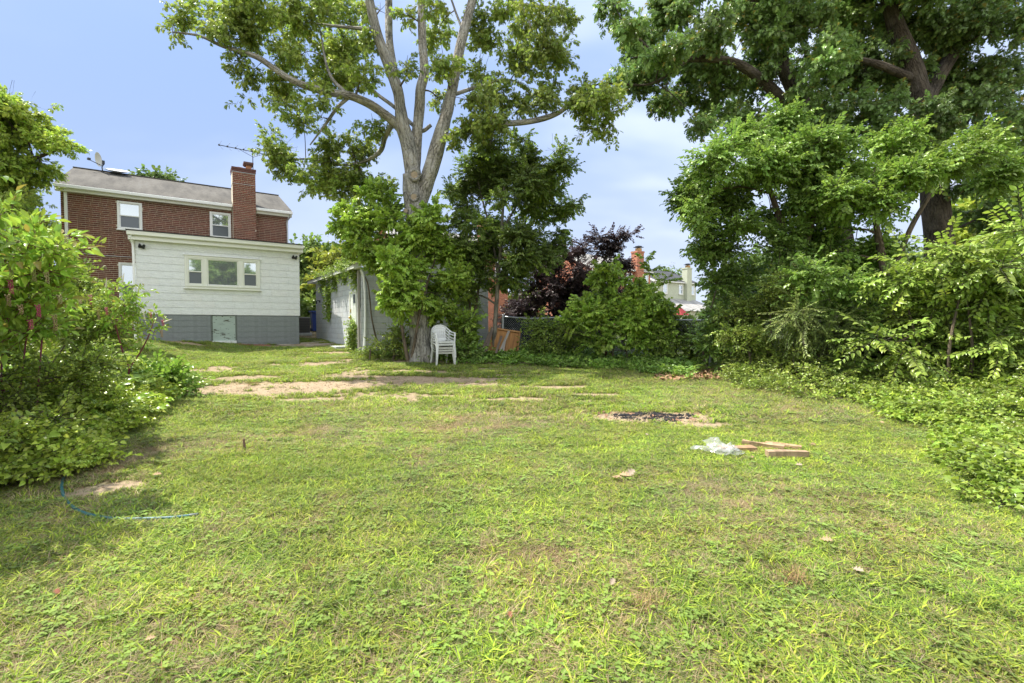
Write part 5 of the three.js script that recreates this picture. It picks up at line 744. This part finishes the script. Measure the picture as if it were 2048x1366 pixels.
// ---------------------------------------------------------------- stacked white chairs
{
  const p = onGround(885, 730), white = M({ color: C(.78, .8, .78), roughness: .35, map: T.speck, clearcoat: .2 }), dirty = [white, M({ color: C(.74, .75, .71), roughness: .45, map: T.paint }), M({ color: C(.7, .71, .66), roughness: .5, map: T.paint })];
  const bar = (pts, r, sx = 1, sides = 8) => tube(pts.map((q) => V(...q)), pts.map(() => r), sides, 4);
  function sheet(nx, ny, f, th) {                               // a curved sheet with thickness
    const pos = [], idx = []; for (const o of [0, 1]) for (let j = 0; j <= ny; j++) for (let i = 0; i <= nx; i++) { const q = f(i / nx, j / ny); pos.push(q[0], q[1] - o * th, q[2] - o * th * .3); }
    const w = nx + 1, N = w * (ny + 1); for (let j = 0; j < ny; j++) for (let i = 0; i < nx; i++) { const a = j * w + i; idx.push(a, a + w, a + 1, a + 1, a + w, a + w + 1, N + a, N + a + 1, N + a + w, N + a + 1, N + a + w + 1, N + a + w); }
    const rim = []; for (let i = 0; i < nx; i++) rim.push([i, i + 1], [ny * w + i + 1, ny * w + i]); for (let j = 0; j < ny; j++) rim.push([(j + 1) * w, j * w], [j * w + nx, (j + 1) * w + nx]);
    for (const [a, b] of rim) idx.push(a, b, N + a, b, N + b, N + a);
    const g = new THREE.BufferGeometry(); g.setAttribute('position', new THREE.Float32BufferAttribute(pos, 3)); g.setIndex(idx); return toCreasedNormals(g, .8);
  }
  const labels = ['white plastic armchair at the top of the stack beside the oak', 'white plastic armchair second from the top of the stack beside the oak', 'white plastic armchair in the middle of the stack beside the oak', 'white plastic armchair second from the bottom of the stack beside the oak', 'white plastic armchair at the bottom of the stack standing on the ground'];
  function chair(label, mt) {
    const c = thing('plastic_chair', label, 'chair', p, .5, 'stacked white garden chairs');
    part('seat', [sheet(12, 10, (u, v) => { const x = (u - .5) * .44, z = .24 - v * .46; return [x * (1 - .12 * v), .375 - .02 * Math.sin(Math.PI * u) * Math.sin(Math.PI * v) - (v < .15 ? (.15 - v) ** 2 * 2.2 : 0) - .015 * v, z]; }, .012), sheet(12, 2, (u, v) => [(u - .5) * .44, 0.362 - v * .034 + .01 * Math.sin(Math.PI * u) * v, .245 - .01 * v], .01)], mt, c);
    for (const s of [-1, 1]) {
      part('leg', [sheet(3, 8, (u, v) => [s * (.225 + .035 * v + (u - .5) * (.075 - .03 * v)), .36 * (1 - v), .235 + .03 * v - Math.abs(u - .5) * .03], .02), bar([[s * .222, .36, .235], [s * .24, .2, .25], [s * .262, 0, .27]], .016)], mt, c);
      part('leg', [sheet(3, 8, (u, v) => [s * (.2 + .03 * v + (u - .5) * (.06 - .02 * v)), .36 * (1 - v), -.215 - .07 * v], .02), bar([[s * .2, .36, -.215], [s * .215, .2, -.25], [s * .232, 0, -.285]], .015)], mt, c);
      part('armrest', [bar([[s * .232, .34, .23], [s * .25, .46, .235], [s * .265, .56, .2], [s * .275, .585, .08], [s * .27, .6, -.06], [s * .24, .66, -.2], [s * .2, .71, -.26]], .019), sheet(3, 12, (u, v) => { const z = .2 - v * .36; return [s * (.272 + (u - .5) * .055 - .02 * v * v), .588 + .04 * v * v, z]; }, .014), bar([[s * .21, .37, -.12], [s * .245, .47, -.17], [s * .24, .62, -.2]], .014)], mt, c);
    }
    const back = part('backrest', [bar([[-.2, .71, -.26], [-.12, .765, -.275], [0, .785, -.28], [.12, .765, -.275], [.2, .71, -.26]], .021), sheet(14, 4, (u, v) => { const x = (u - .5) * .36; return [x, .775 - .1 * v - .12 * (u - .5) ** 2 * (1 - v), -.275 + .01 * v]; }, .012), sheet(12, 2, (u, v) => [(u - .5) * .34, .44 - .05 * v, -.215 + .01 * v], .012)], mt, c);
    for (let k = 0; k < 6; k++) { const x = (k - 2.5) * .055; part('slat', sheet(2, 4, (u, v) => [x + (u - .5) * .026, .685 - .25 * v, -.266 + .055 * v], .01), mt, back); }
    return c;
  }
  const first = chair(labels[4], dirty[2]), lift = [0, .065, .13, .22, .285];
  for (let k = 1; k < 5; k++) { const c = first.clone(); c.name = numbered('plastic_chair'); scene.add(c); c.userData = { ...first.userData, label: labels[4 - k] }; c.position.y = p.y + lift[k]; c.position.x += .004 * k; c.rotation.y = .5 + (k % 2 ? .02 : -.015); c.traverse((o) => { if (o.isMesh) o.material = dirty[k > 3 ? 0 : k % 3]; }); }
}
// ---------------------------------------------------------------- wooden panel, leaning boards, screen, fence and gate
{
  const D = 14.4, b = at(1002, 712, D); b.y = groundY(b.x, b.z) - .02;
  const ply = wood(.5, .25, .09), stud = wood(.56, .3, .12);
  const g = thing('framed_board', 'orange-brown framed wooden board leaning tilted against the fence', 'board', b, .12);
  const W = .98, H = .94;
  const lean = (geo) => geo.translate(0, 0, 0).rotateZ(-.16).rotateX(-.32);
  part('sheet', lean(box(-W / 2, W / 2, .03, H, -.02, 0)), ply, g);
  for (const [x0, x1, y0, y1] of [[-W / 2, W / 2, H - .05, H + .0], [-W / 2, -W / 2 + .045, .03, H - .052], [W / 2 - .045, W / 2, -.02, H - .052], [-.27, -.225, .03, H - .052], [.1, .145, .03, H - .052], [-W / 2 + .05, W / 2 - .05, .03, .075]]) part('stud', lean(rbox(x0, x1, y0, y1, .002, .06, .006)), stud, g);
  part('edge', lean(box(W / 2 + .002, W / 2 + .03, .05, H - .05, -.05, .03)), M({ color: C(.03, .045, .07), roughness: .6 }), g);
  const pale = wood(.36, .33, .29), dk = wood(.17, .13, .1);
  const bl = [['silvery weathered board leaning across the orange panel', 1000, 704, 1018, 662, pale, .07], ['dark board leaning left of the thin sapling trunk', 972, 702, 985, 655, dk, .08], ['short dark board leaning just right of the thin sapling trunk', 992, 706, 1003, 672, dk, .07], ['narrow weathered board leaning under the silvery board', 1006, 706, 1012, 676, pale, .04], ['dark weathered board leaning outermost on the left of the panel', 964, 703, 979, 664, dk, .06]];
  bl.forEach(([label, x0, y0, x1, y1, m, w], i) => { const a = at(x0, y0, D - .5 - i * .03), c = at(x1, y1, D - .12 - i * .02), L = a.distanceTo(c); a.y = Math.max(a.y, groundY(a.x, a.z)); const t = thing('weathered_board', label, 'board', a, 0); const q = part('plank', rbox(-w / 2, w / 2, 0, L, -.012, .012, .004), m, t); q.quaternion.setFromUnitVectors(V(0, 1, 0), c.clone().sub(a).normalize()); part('nail', new THREE.CylinderGeometry(.004, .004, .03, 6).rotateX(Math.PI / 2).translate(0, L * .92, 0), mat.metal, q); });
  const s0 = at(1004, 690, 16.2), s1 = at(1190, 690, 15.2), sc = thing('shade_screen', 'black screen sheet hanging between posts behind the chain-link fence', 'screen', [0, 0, 0]);
  { const pos = [], idx = [], nx = 40, ny = 8; for (let j = 0; j <= ny; j++) for (let i = 0; i <= nx; i++) { const t = i / nx, q = s0.clone().lerp(s1, t), gy = groundY(q.x, q.z), top = 1.98 - .25 * t - .06 * Math.sin(t * 9.4) ** 2; pos.push(q.x, mix(top, gy, j / ny), q.z + .05 * noise2(i * .35, j * .3)); } for (let j = 0; j < ny; j++) for (let i = 0; i < nx; i++) { const a = j * (nx + 1) + i; idx.push(a, a + nx + 1, a + 1, a + 1, a + nx + 1, a + nx + 2); } const ge = new THREE.BufferGeometry(); ge.setAttribute('position', new THREE.Float32BufferAttribute(pos, 3)); ge.setIndex(idx); ge.computeVertexNormals(); part('fabric', ge, M({ color: C(.008, .009, .011), roughness: 1, specularIntensity: .2, side: THREE.DoubleSide }), sc); }
  for (const t of [0, .5, 1]) { const q = s0.clone().lerp(s1, t), gy = groundY(q.x, q.z); part('post', tube([V(q.x, gy - .1, q.z - .06), V(q.x, 1.9 - .25 * t, q.z - .06)], [.025, .025], 8, 1), mat.dark, sc); }
}
function chainLink(a, b, h, parent, pitch = .075) {               // diagonal wires of a fence panel between two feet
  const L = Math.hypot(b.x - a.x, b.z - a.z), out = [], ux = (b.x - a.x) / L, uz = (b.z - a.z) / L, q = (s, y, o) => V(a.x + ux * s - uz * o, mix(a.y, b.y, s / L) + y, a.z + uz * s + ux * o);
  for (let s = -h; s < L; s += pitch) for (const k of [0, 1]) { let s0 = s, s1 = s + h, y0 = 0, y1 = h; if (s0 < 0) { y0 = -s0; s0 = 0; } if (s1 > L) { y1 = h - (s1 - L); s1 = L; } if (s1 - s0 < .02) continue; const A = k ? h - y0 : y0, B = k ? h - y1 : y1; out.push(tube([q(s0, A + .03, .003 * (k ? 1 : -1)), q(s1, B + .03, .003 * (k ? 1 : -1))], [.0022, .0022], 3, 1, 0, 1, false)); }
  part('chain_link', out, mat.galv, parent).userData.kind = 'stuff';
}
{
  const gp = (px, d, y = 0) => { const q = at(px, 700, d); return V(q.x, groundY(q.x, q.z) + y, q.z); };
  const f = thing('chain_link_fence', 'galvanised chain-link fence under the vines along the back of the yard', 'fence', [0, 0, 0]);
  const P = [gp(1006, 15.4), gp(1120, 14.6), gp(1222, 13.9)], H = 1.2;
  for (let k = 0; k < 2; k++) { chainLink(P[k], P[k + 1], H, f); part('top_rail', tube([P[k].clone().add(V(0, H + .03, 0)), P[k].clone().lerp(P[k + 1], .5).add(V(0, H - .02, 0)), P[k + 1].clone().add(V(0, H + .03, 0))], [.022, .022, .022], 8, 4), mat.galv, f); }
  P.forEach((p) => { const post = part('post', tube([p.clone().add(V(0, -.1, 0)), p.clone().add(V(0, H + .06, 0))], [.03, .03], 10, 1), mat.galv, f); part('cap', new THREE.SphereGeometry(.036, 10, 6).translate(p.x, p.y + H + .06, p.z), mat.galv, post); });
  const Q = [gp(1310, 13.5), gp(1420, 12.6), gp(1600, 11.4), gp(1806, 10.4)];
  for (let k = 0; k < 3; k++) { chainLink(Q[k], Q[k + 1], H, f); part('top_rail', tube([Q[k].clone().add(V(0, H + .03, 0)), Q[k + 1].clone().add(V(0, H + .03, 0))], [.022, .022], 8, 1), mat.galv, f); }
  Q.forEach((p, i) => part('post', tube([p.clone().add(V(0, -.1, 0)), p.clone().add(V(0, H + (i ? .06 : .35), 0))], [.032, .032], 10, 1), mat.galv, f));
  const gt = thing('fence_gate', 'chain-link gate with a pipe frame half hidden by vines', 'gate', [0, 0, 0]), a = gp(1226, 13.75, .05), b = gp(1304, 13.45, .05);
  part('frame', [tube([a, a.clone().add(V(0, 1.2, 0))], [.022, .022], 8, 1), tube([b, b.clone().add(V(0, 1.2, 0))], [.022, .022], 8, 1), ...[.02, .62, 1.19].map((y) => tube([a.clone().add(V(0, y, 0)), b.clone().add(V(0, y, 0))], [.018, .018], 8, 1))], mat.galv, gt); chainLink(a, b, 1.14, gt);
  const rp = thing('rusty_post', 'rust-brown square post standing left of the chain-link gate', 'post', gp(1212, 13.8)); part('shaft', rbox(-.04, .04, -.1, 1.25, -.04, .04, .006), M({ color: C(.17, .06, .035), roughness: .9, map: T.speck }), rp); part('cap', rbox(-.045, .045, 1.252, 1.27, -.045, .045, .004), M({ color: C(.12, .05, .03) }), rp);
  const wp = thing('wooden_post', 'grey weathered wooden post behind the chain-link gate', 'post', gp(1246, 14.1)); part('shaft', rbox(-.05, .05, -.1, 1.3, -.05, .05, .008), wood(.22, .17, .12), wp); part('bracket', rbox(-.055, .055, .9, .94, -.055, .055, .004), mat.metal, wp);
  const wp2 = thing('wooden_post', 'grey wooden post standing before the black screen', 'post', gp(1120, 14.25)); part('shaft', rbox(-.055, .055, -.1, 1.15, -.055, .055, .008), wood(.27, .23, .18), wp2); part('bracket', rbox(-.06, .06, .9, .94, -.06, .06, .004), mat.galv, wp2);
  // red canopy beyond the fence
  const c = at(1356, 645, 21), um = thing('patio_umbrella', 'red patio umbrella showing above the vines beyond the fence', 'umbrella', V(c.x, groundY(c.x, c.z), c.z)), red = M({ color: C(.3, .03, .035), roughness: .8, side: THREE.DoubleSide });
  const cone = new THREE.ConeGeometry(.5, .42, 8, 4, true); { const q = cone.attributes.position; for (let i = 0; i < q.count; i++) { const r = Math.hypot(q.getX(i), q.getZ(i)); q.setY(i, q.getY(i) - .12 * r * r + .08); } cone.computeVertexNormals(); } part('canopy', cone.translate(0, 1.2, 0), red, um); part('pole', tube([V(0, 0, 0), V(0, 1.5, 0)], [.02, .02], 8, 1), mat.galv, um); part('base', new THREE.CylinderGeometry(.25, .28, .08, 18).translate(0, .04, 0), mat.dark, um);
}
// ---------------------------------------------------------------- things in the gap between house and garage
{
  const gp = (px, py, d) => { const q = at(px, py, d); return V(q.x, groundY(q.x, q.z), q.z); };
  const ac = thing('air_conditioner', 'grey outdoor air-conditioning unit behind the corner of the addition', 'air conditioner', gp(600, 668, 22.5), RY);
  part('casing', rbox(-.38, .38, .05, .74, -.38, .38, .02), M({ color: C(.13, .125, .125), metalness: .3, roughness: .6 }), ac); part('top', rbox(-.39, .39, .742, .78, -.39, .39, .01), M({ color: C(.4, .4, .4), roughness: .5 }), ac); for (let k = 0; k < 8; k++) part('louver', box(-.36, .36, .12 + k * .075, .135 + k * .075, .378, .39), mat.metal, ac); part('pad', rbox(-.45, .45, -.08, .05, -.45, .45), blockMats[0], ac);
  const bin = thing('recycling_bin', 'blue wheeled recycling bin at the far end of the gap', 'bin', gp(633, 666, 24), RY), blue = M({ color: C(.01, .04, .2), roughness: .45 });
  { const g = new THREE.CylinderGeometry(.36, .28, .92, 4, 1).rotateY(Math.PI / 4).translate(0, .5, 0); part('body', toCreasedNormals(g, .5), blue, bin); part('lid', [rbox(-.31, .31, .965, 1.03, -.31, .34, .02)], blue, bin); part('handle', tube([V(-.2, 1.0, -.33), V(-.2, 1.0, -.4), V(.2, 1.0, -.4), V(.2, 1.0, -.33)], [.015, .015, .015, .015], 6, 2), blue, bin); for (const s of [-1, 1]) part('wheel', new THREE.CylinderGeometry(.1, .1, .05, 16).rotateZ(Math.PI / 2).translate(s * .22, .1, -.26), mat.dark, bin); }
  const r = rng(14); const stones = [[628, 681, 'farthest'], [640, 684, 'second farthest'], [622, 687, 'middle left'], [650, 689, 'nearest'], [632, 691, 'front left']];
  const slab = (w, d, h) => { const s = new THREE.Shape(), n = 9; for (let i = 0; i < n; i++) { const a = i / n * 6.283, k = .82 + .3 * r(); i ? s.lineTo(Math.cos(a) * w / 2 * k, Math.sin(a) * d / 2 * k) : s.moveTo(w / 2 * k, 0); } return new THREE.ExtrudeGeometry(s, { depth: h, bevelEnabled: true, bevelSize: .012, bevelThickness: .01, bevelSegments: 1 }).rotateX(-Math.PI / 2); };
  const stone = M({ color: C(.42, .36, .28), roughness: .9, map: T.speck, bumpMap: T.speckBump, bumpScale: .006 });
  for (const [px, py, w] of stones) { const p = onGround(px, py), t = thing('stepping_stone', `${w} flat stepping stone in the path between house and garage`, 'stepping stone', [p.x, p.y - .02, p.z], RY, 'stepping stones in the gap'); part('slab', slab(.75, .42, .05), stone, t); }
  for (const [px, py, w, label] of [[572, 691, .5, 'flat pale stone slab on the grass before the addition corner'], [585, 694, .3, 'small pale stone chip beside the flat stone slab']]) { const p = onGround(px, py), t = thing('flat_stone', label, 'stone', [p.x, p.y - .01, p.z], .3); part('slab', slab(w, w * .7, .05), stone, t); }
  const pav = tintSet(3, 15, [.34, .15, .1], .25); for (let k = 0; k < 9; k++) { const q = onGround(474 + k * 7.4 + r() * 3, 689 + r() * 1.5 + k * .2), t = part('fallen_brick', rbox(-.1, .1, -.02, .035, -.05, .05, .006), pav[k % 3]); t.position.copy(q); t.rotation.y = RY + (r() - .5) * .5; tag(t, `old brick ${['leftmost', 'second', 'third', 'fourth', 'middle', 'sixth', 'seventh', 'eighth', 'rightmost'][k]} in the row of edging bricks at the foot of the addition`, 'brick', 'edging bricks along the addition foundation'); }
}
// ---------------------------------------------------------------- burnt patch, firewood, plastic, leaves, hose, stake
{
  const r = rng(33), c = onGround(1312, 836), g = new THREE.Group(); g.name = 'charcoal'; scene.add(g); g.userData.kind = 'stuff'; tag(g, 'black burnt charcoal and ash of an old campfire on the lawn', 'charcoal');
  const lump = (seed) => { const q = rng(seed), ge = new THREE.IcosahedronGeometry(1, 1), p = ge.attributes.position; for (let i = 0; i < p.count; i++) { const k = .7 + .5 * noise3(p.getX(i) * 1.7 + seed, p.getY(i) * 1.7, p.getZ(i) * 1.7); p.setXYZ(i, p.getX(i) * k * 1.4, p.getY(i) * k * .6, p.getZ(i) * k); } ge.computeVertexNormals(); return ge; };
  const mk = (n, spread, size, color, name, geos) => { const im = geos.map((ge) => { const m = new THREE.InstancedMesh(ge, M({ color, roughness: .85 }), n); m.name = name; m.castShadow = m.receiveShadow = true; g.add(m); return m; }); const mx = new THREE.Matrix4(), e = new THREE.Euler(), q = new THREE.Quaternion(); for (const m of im) for (let i = 0; i < n; i++) { let s; const a = r() * 6.28, k = Math.sqrt(r()) * (1 + .45 * noise2(Math.cos(a) * 2 + 7, Math.sin(a) * 2)), x = c.x - .06 + Math.cos(a) * spread[0] * k, z = c.z + Math.sin(a) * spread[1] * k; s = size * (.5 + r()); if (noise2(x * 6, z * 9) < -.12) { s *= .35; } mx.compose(V(x, groundY(x, z) + s * .3, z), q.setFromEuler(e.set(r() * .6, r() * 6, r() * .6)), V(s, s, s)); m.setMatrixAt(i, mx); } };
  mk(170, [.5, .27], .024, C(.012, .012, .014), 'coal', [lump(1), lump(2), lump(3)]); mk(180, [.6, .4], .012, C(.06, .055, .055), 'ash', [lump(4)]);
  const flake = new Sprig(); flake.leaf(V(0, 0, 0), V(0, .1, 1), V(0, 1, 0), 1, .55, LEAF.oval, .3, .3, [1, 1, 1]); mk(260, [.85, .45], .045, C(.3, .17, .1), 'leaf_flake', [flake.geo()]);
  { // crumbs of soil, pebbles and bits of straw on the bare patches
    const cr = new THREE.Group(); cr.name = 'soil_crumbs'; scene.add(cr); cr.userData.kind = 'stuff'; tag(cr, 'crumbs of soil and small pebbles on the bare patches of the lawn', 'soil'); const q = rng(71), L = [[], []];
    for (const [cx, cz, a, b] of soilSpots) { if (cz < -14) continue; const n = Math.round(a * b * 900); for (let i = 0; i < n; i++) { const x = cx + (q() * 2 - 1) * a * 1.3, z = cz + (q() * 2 - 1) * b * 1.3; if (soil(x, z) < .35) continue; L[q() < .8 ? 0 : 1].push({ p: V(x, groundY(x, z) + .003, z), d: V((q() - .5) * .5, 1, (q() - .5) * .5).normalize(), s: .004 + .016 * q() * q(), t: .7 + .6 * q() }); } }
    const paint = (ge, c) => { const n = ge.attributes.position.count, k = new Float32Array(n * 3); for (let i = 0; i < n; i++) k.set(c, i * 3); ge.setAttribute('color', new THREE.BufferAttribute(k, 3)); return ge; };
    const crumb = new THREE.MeshPhysicalMaterial({ vertexColors: true, roughness: .95, specularIntensity: .3 });
    instances(cr, 'crumbs', null, L[0], V(0, 0, 0), 72, [1, 1, 1], [paint(lump(11), [.33, .25, .165]), paint(lump(12), [.27, .2, .13])], crumb); instances(cr, 'pebbles', null, L[1], V(0, 0, 0), 73, [1, 1, 1], [paint(lump(13), [.45, .4, .33])], crumb);
  }
  // split logs
  const log = (label, x0, y0, x1, y1, w, h, col, seed) => { const a = onGround(x0, y0), b = onGround(x1, y1), L = a.distanceTo(b), q = rng(seed), t = thing('split_log', label, 'log', a, 0), ge = new THREE.BoxGeometry(L, h, w, 16, 3, 3), p = ge.attributes.position; for (let i = 0; i < p.count; i++) { const x = p.getX(i), y = p.getY(i), z = p.getZ(i); p.setXYZ(i, x + .008 * noise2(y * 40 + seed, z * 40), y * (1 - .25 * Math.abs(z) / w * (y > 0 ? 1.6 : 0)) + .01 * noise3(x * 6 + seed, y * 20, z * 30) + .004 * noise2(z * 120, x * 4), z + .012 * noise3(x * 5, y * 18 + seed, z * 12)); } ge.translate(L / 2, h / 2 + .012, 0); uvMetres(ge); const m = part('split_face', toCreasedNormals(ge, .7), wood(...col), t); t.rotation.y = Math.atan2(-(b.z - a.z), b.x - a.x); t.rotation.z = Math.asin(clamp((b.y - a.y) / L, -1, 1)); part('bark', uvMetres(new THREE.BoxGeometry(L * .96, .008, w * .86, 8, 1, 2)).translate(L / 2, .012, 0), brown, t); };
  log('long split log with pale wood behind the front log', 1484, 892, 1568, 903, .07, .06, [.5, .34, .2], 3); log('split log lying farthest back beside the plastic sheet', 1530, 893, 1602, 903, .06, .05, [.46, .3, .17], 4); log('short thick split log lying in front on the grass', 1533, 917, 1614, 917, .075, .075, [.44, .31, .2], 5); log('broken log piece half under the plastic sheet', 1440, 905, 1508, 903, .1, .05, [.4, .25, .14], 6);
  // crumpled clear plastic sheet
  const bp = onGround(1434, 905), bag = thing('plastic_sheet', 'crumpled clear plastic sheet on the grass beside the split logs', 'plastic sheet', bp, -.2), film = new THREE.MeshPhysicalMaterial({ color: C(.93, .94, .93), roughness: .2, transmission: .86, thickness: 0, side: THREE.DoubleSide, ior: 1.5 });
  for (const [k, w, d, hh, ox, oz] of [[0, .52, .34, .1, 0, 0], [1, .4, .26, .15, .04, -.03]]) { const ge = new THREE.PlaneGeometry(w, d, 64, 44).rotateX(-Math.PI / 2), p = ge.attributes.position; for (let i = 0; i < p.count; i++) { const x = p.getX(i), z = p.getZ(i), e = Math.max(Math.abs(x) / w, Math.abs(z) / d) * 2, ridge = 1 - Math.abs(noise2(x * 7 + k * 9 + 1.5 * noise2(z * 6, k), z * 8 + 3)) * 2.2, fine = 1 - Math.abs(noise2(x * 19 + 4, z * 21 + k)) * 2; p.setXYZ(i, x * (1 + .4 * noise2(z * 6 + k * 3, 1)) + ox, .02 + hh * (.55 * Math.max(0, ridge) + .18 * Math.max(0, fine)) * (1.1 - .7 * e * e) + .025 * k, z * (1 + .5 * noise2(x * 5 + k * 5, 2)) + oz + .05 * noise2(x * 9, z * 9)); } ge.computeVertexNormals(); part(k ? 'fold' : 'film', ge, film, bag); }
  // fallen oak leaves
  const fl = (seed, shape = 'oak', L = .13) => { const s = new Sprig(), q = rng(seed); s.leaf(V(0, 0, 0), V(0, .15, 1), V(.2 * (q() - .5), 1, 0), L, L * .8, LEAF[shape], .5, -.25 + .6 * q(), [1, 1, 1]); return s.geo(); };
  const tan = [C(.36, .25, .14), C(.28, .19, .1), C(.33, .26, .19), C(.2, .075, .04)].map((c) => new THREE.MeshPhysicalMaterial({ color: c, roughness: .9, side: THREE.DoubleSide }));
  const LV = [[1228, 962, .1, 0, .15, 'left leaf of the curled tan oak leaves in the middle lawn'], [1238, 958, .9, 0, .15, 'middle leaf of the curled tan oak leaves in the middle lawn'], [1252, 962, 2.2, 2, .15, 'right leaf of the curled tan oak leaves in the middle lawn'], [1244, 968, 4, 0, .11, 'small leaf in front of the curled tan oak leaves'], [1640, 1092, 1.2, 0, .1, 'tan curled oak leaf alone on the right lawn'], [1703, 1150, .6, 2, .09, 'pale greyish leaf on the right lawn nearer than the tan one'], [1221, 1188, 2.6, 2, .07, 'pale folded leaf upright in the foreground grass'], [1590, 938, 1, 2, .09, 'pale leaf in front of the short thick log'], [1505, 925, 3, 1, .08, 'brown leaf just in front of the plastic sheet'], [1620, 896, 1.4, 1, .09, 'brown leaf right of the split logs'], [1018, 1240, .3, 3, .06, 'dark rust-coloured leaf in the foreground'], [305, 960, 2, 0, .1, 'tan leaf on bare soil near the hose'], [112, 1195, 1, 3, .07, 'rust-coloured leaf in the shaded grass on the left'], [290, 1300, 2, 0, .06, 'tan leaf in the lower left corner of the lawn'], [850, 985, 1, 1, .05, 'small brown leaf in the centre of the lawn'], [1290, 875, 1, 2, .06, 'pale leaf just in front of the burnt patch'], [1758, 850, .5, 0, .1, 'tan leaf near the edge of the right-hand ivy'], [1975, 880, 2, 0, .13, 'dry tan leaf on the ivy at the right']];
  LV.forEach(([px, py, a, m, L, label], i) => { const p = onGround(px, py), t = part('fallen_leaf', fl(i * 3 + 1, 'oak', L * .72), tan[m]); t.position.set(p.x, p.y + .045, p.z); t.rotation.set(.25, a, .2); tag(t, label, 'leaf', 'fallen leaves on the lawn'); });
  const list = []; for (let k = 0; k < 420; k++) { const q = onGround(1310 + 130 * r(), 742 + 22 * r()); list.push({ p: V(q.x, q.y + .02 + .03 * r(), q.z), d: V(r() - .5, .3, r() - .5).normalize(), s: .5 + .5 * r(), t: .7 + .6 * r() }); } const lit = new THREE.Group(); lit.name = 'leaf_litter'; scene.add(lit); lit.userData.kind = 'stuff'; tag(lit, 'brown leaf litter at the foot of the fence vines', 'leaf litter'); const lg = new Sprig(); lg.leaf(V(0, 0, 0), V(0, 1, .2), V(0, 0, 1), .11, .07, LEAF.oval, .4, .3, [.36, .22, .13]); instances(lit, 'dry_leaves', null, list, V(0, 0, 0), 5, [1, 1, 1], [lg.geo()], LM.dry);
  // garden hose
  const hp = [[150, 930], [136, 948], [126, 965], [124, 985], [134, 1008], [158, 1027], [195, 1039], [245, 1044], [300, 1044], [345, 1041], [382, 1037]].map(([x, y]) => { const p = onGround(x, y); p.y += .022; return p; });
  const hose = thing('garden_hose', 'teal garden hose curving out of the undergrowth on the left', 'hose', [0, 0, 0]); part('tubing', tube(hp, hp.map(() => .012), 10, 8), M({ color: C(.03, .14, .16), roughness: .4, map: T.paint }), hose); const e = hp.at(-1), e0 = hp.at(-2), dv = e.clone().sub(e0).normalize(); part('coupling', tube([e.clone().addScaledVector(dv, -.01), e.clone().addScaledVector(dv, .05)], [.015, .015], 10, 1), M({ color: C(.08, .1, .09), metalness: .4, roughness: .5 }), hose);
  const sp_ = onGround(488, 902), st = thing('stake', 'short brown wooden stake in the lawn left of centre', 'stake', sp_); part('shaft', tube([V(0, -.05, 0), V(.004, .06, 0), V(0, .12, 0)], [.014, .014, .012], 7, 2, .2), wood(.2, .12, .08), st); part('top', tube([V(0, .118, 0), V(.002, .135, 0)], [.016, .011], 7, 1, .2), wood(.26, .17, .11), st);
}

renderer.render(scene, camera);
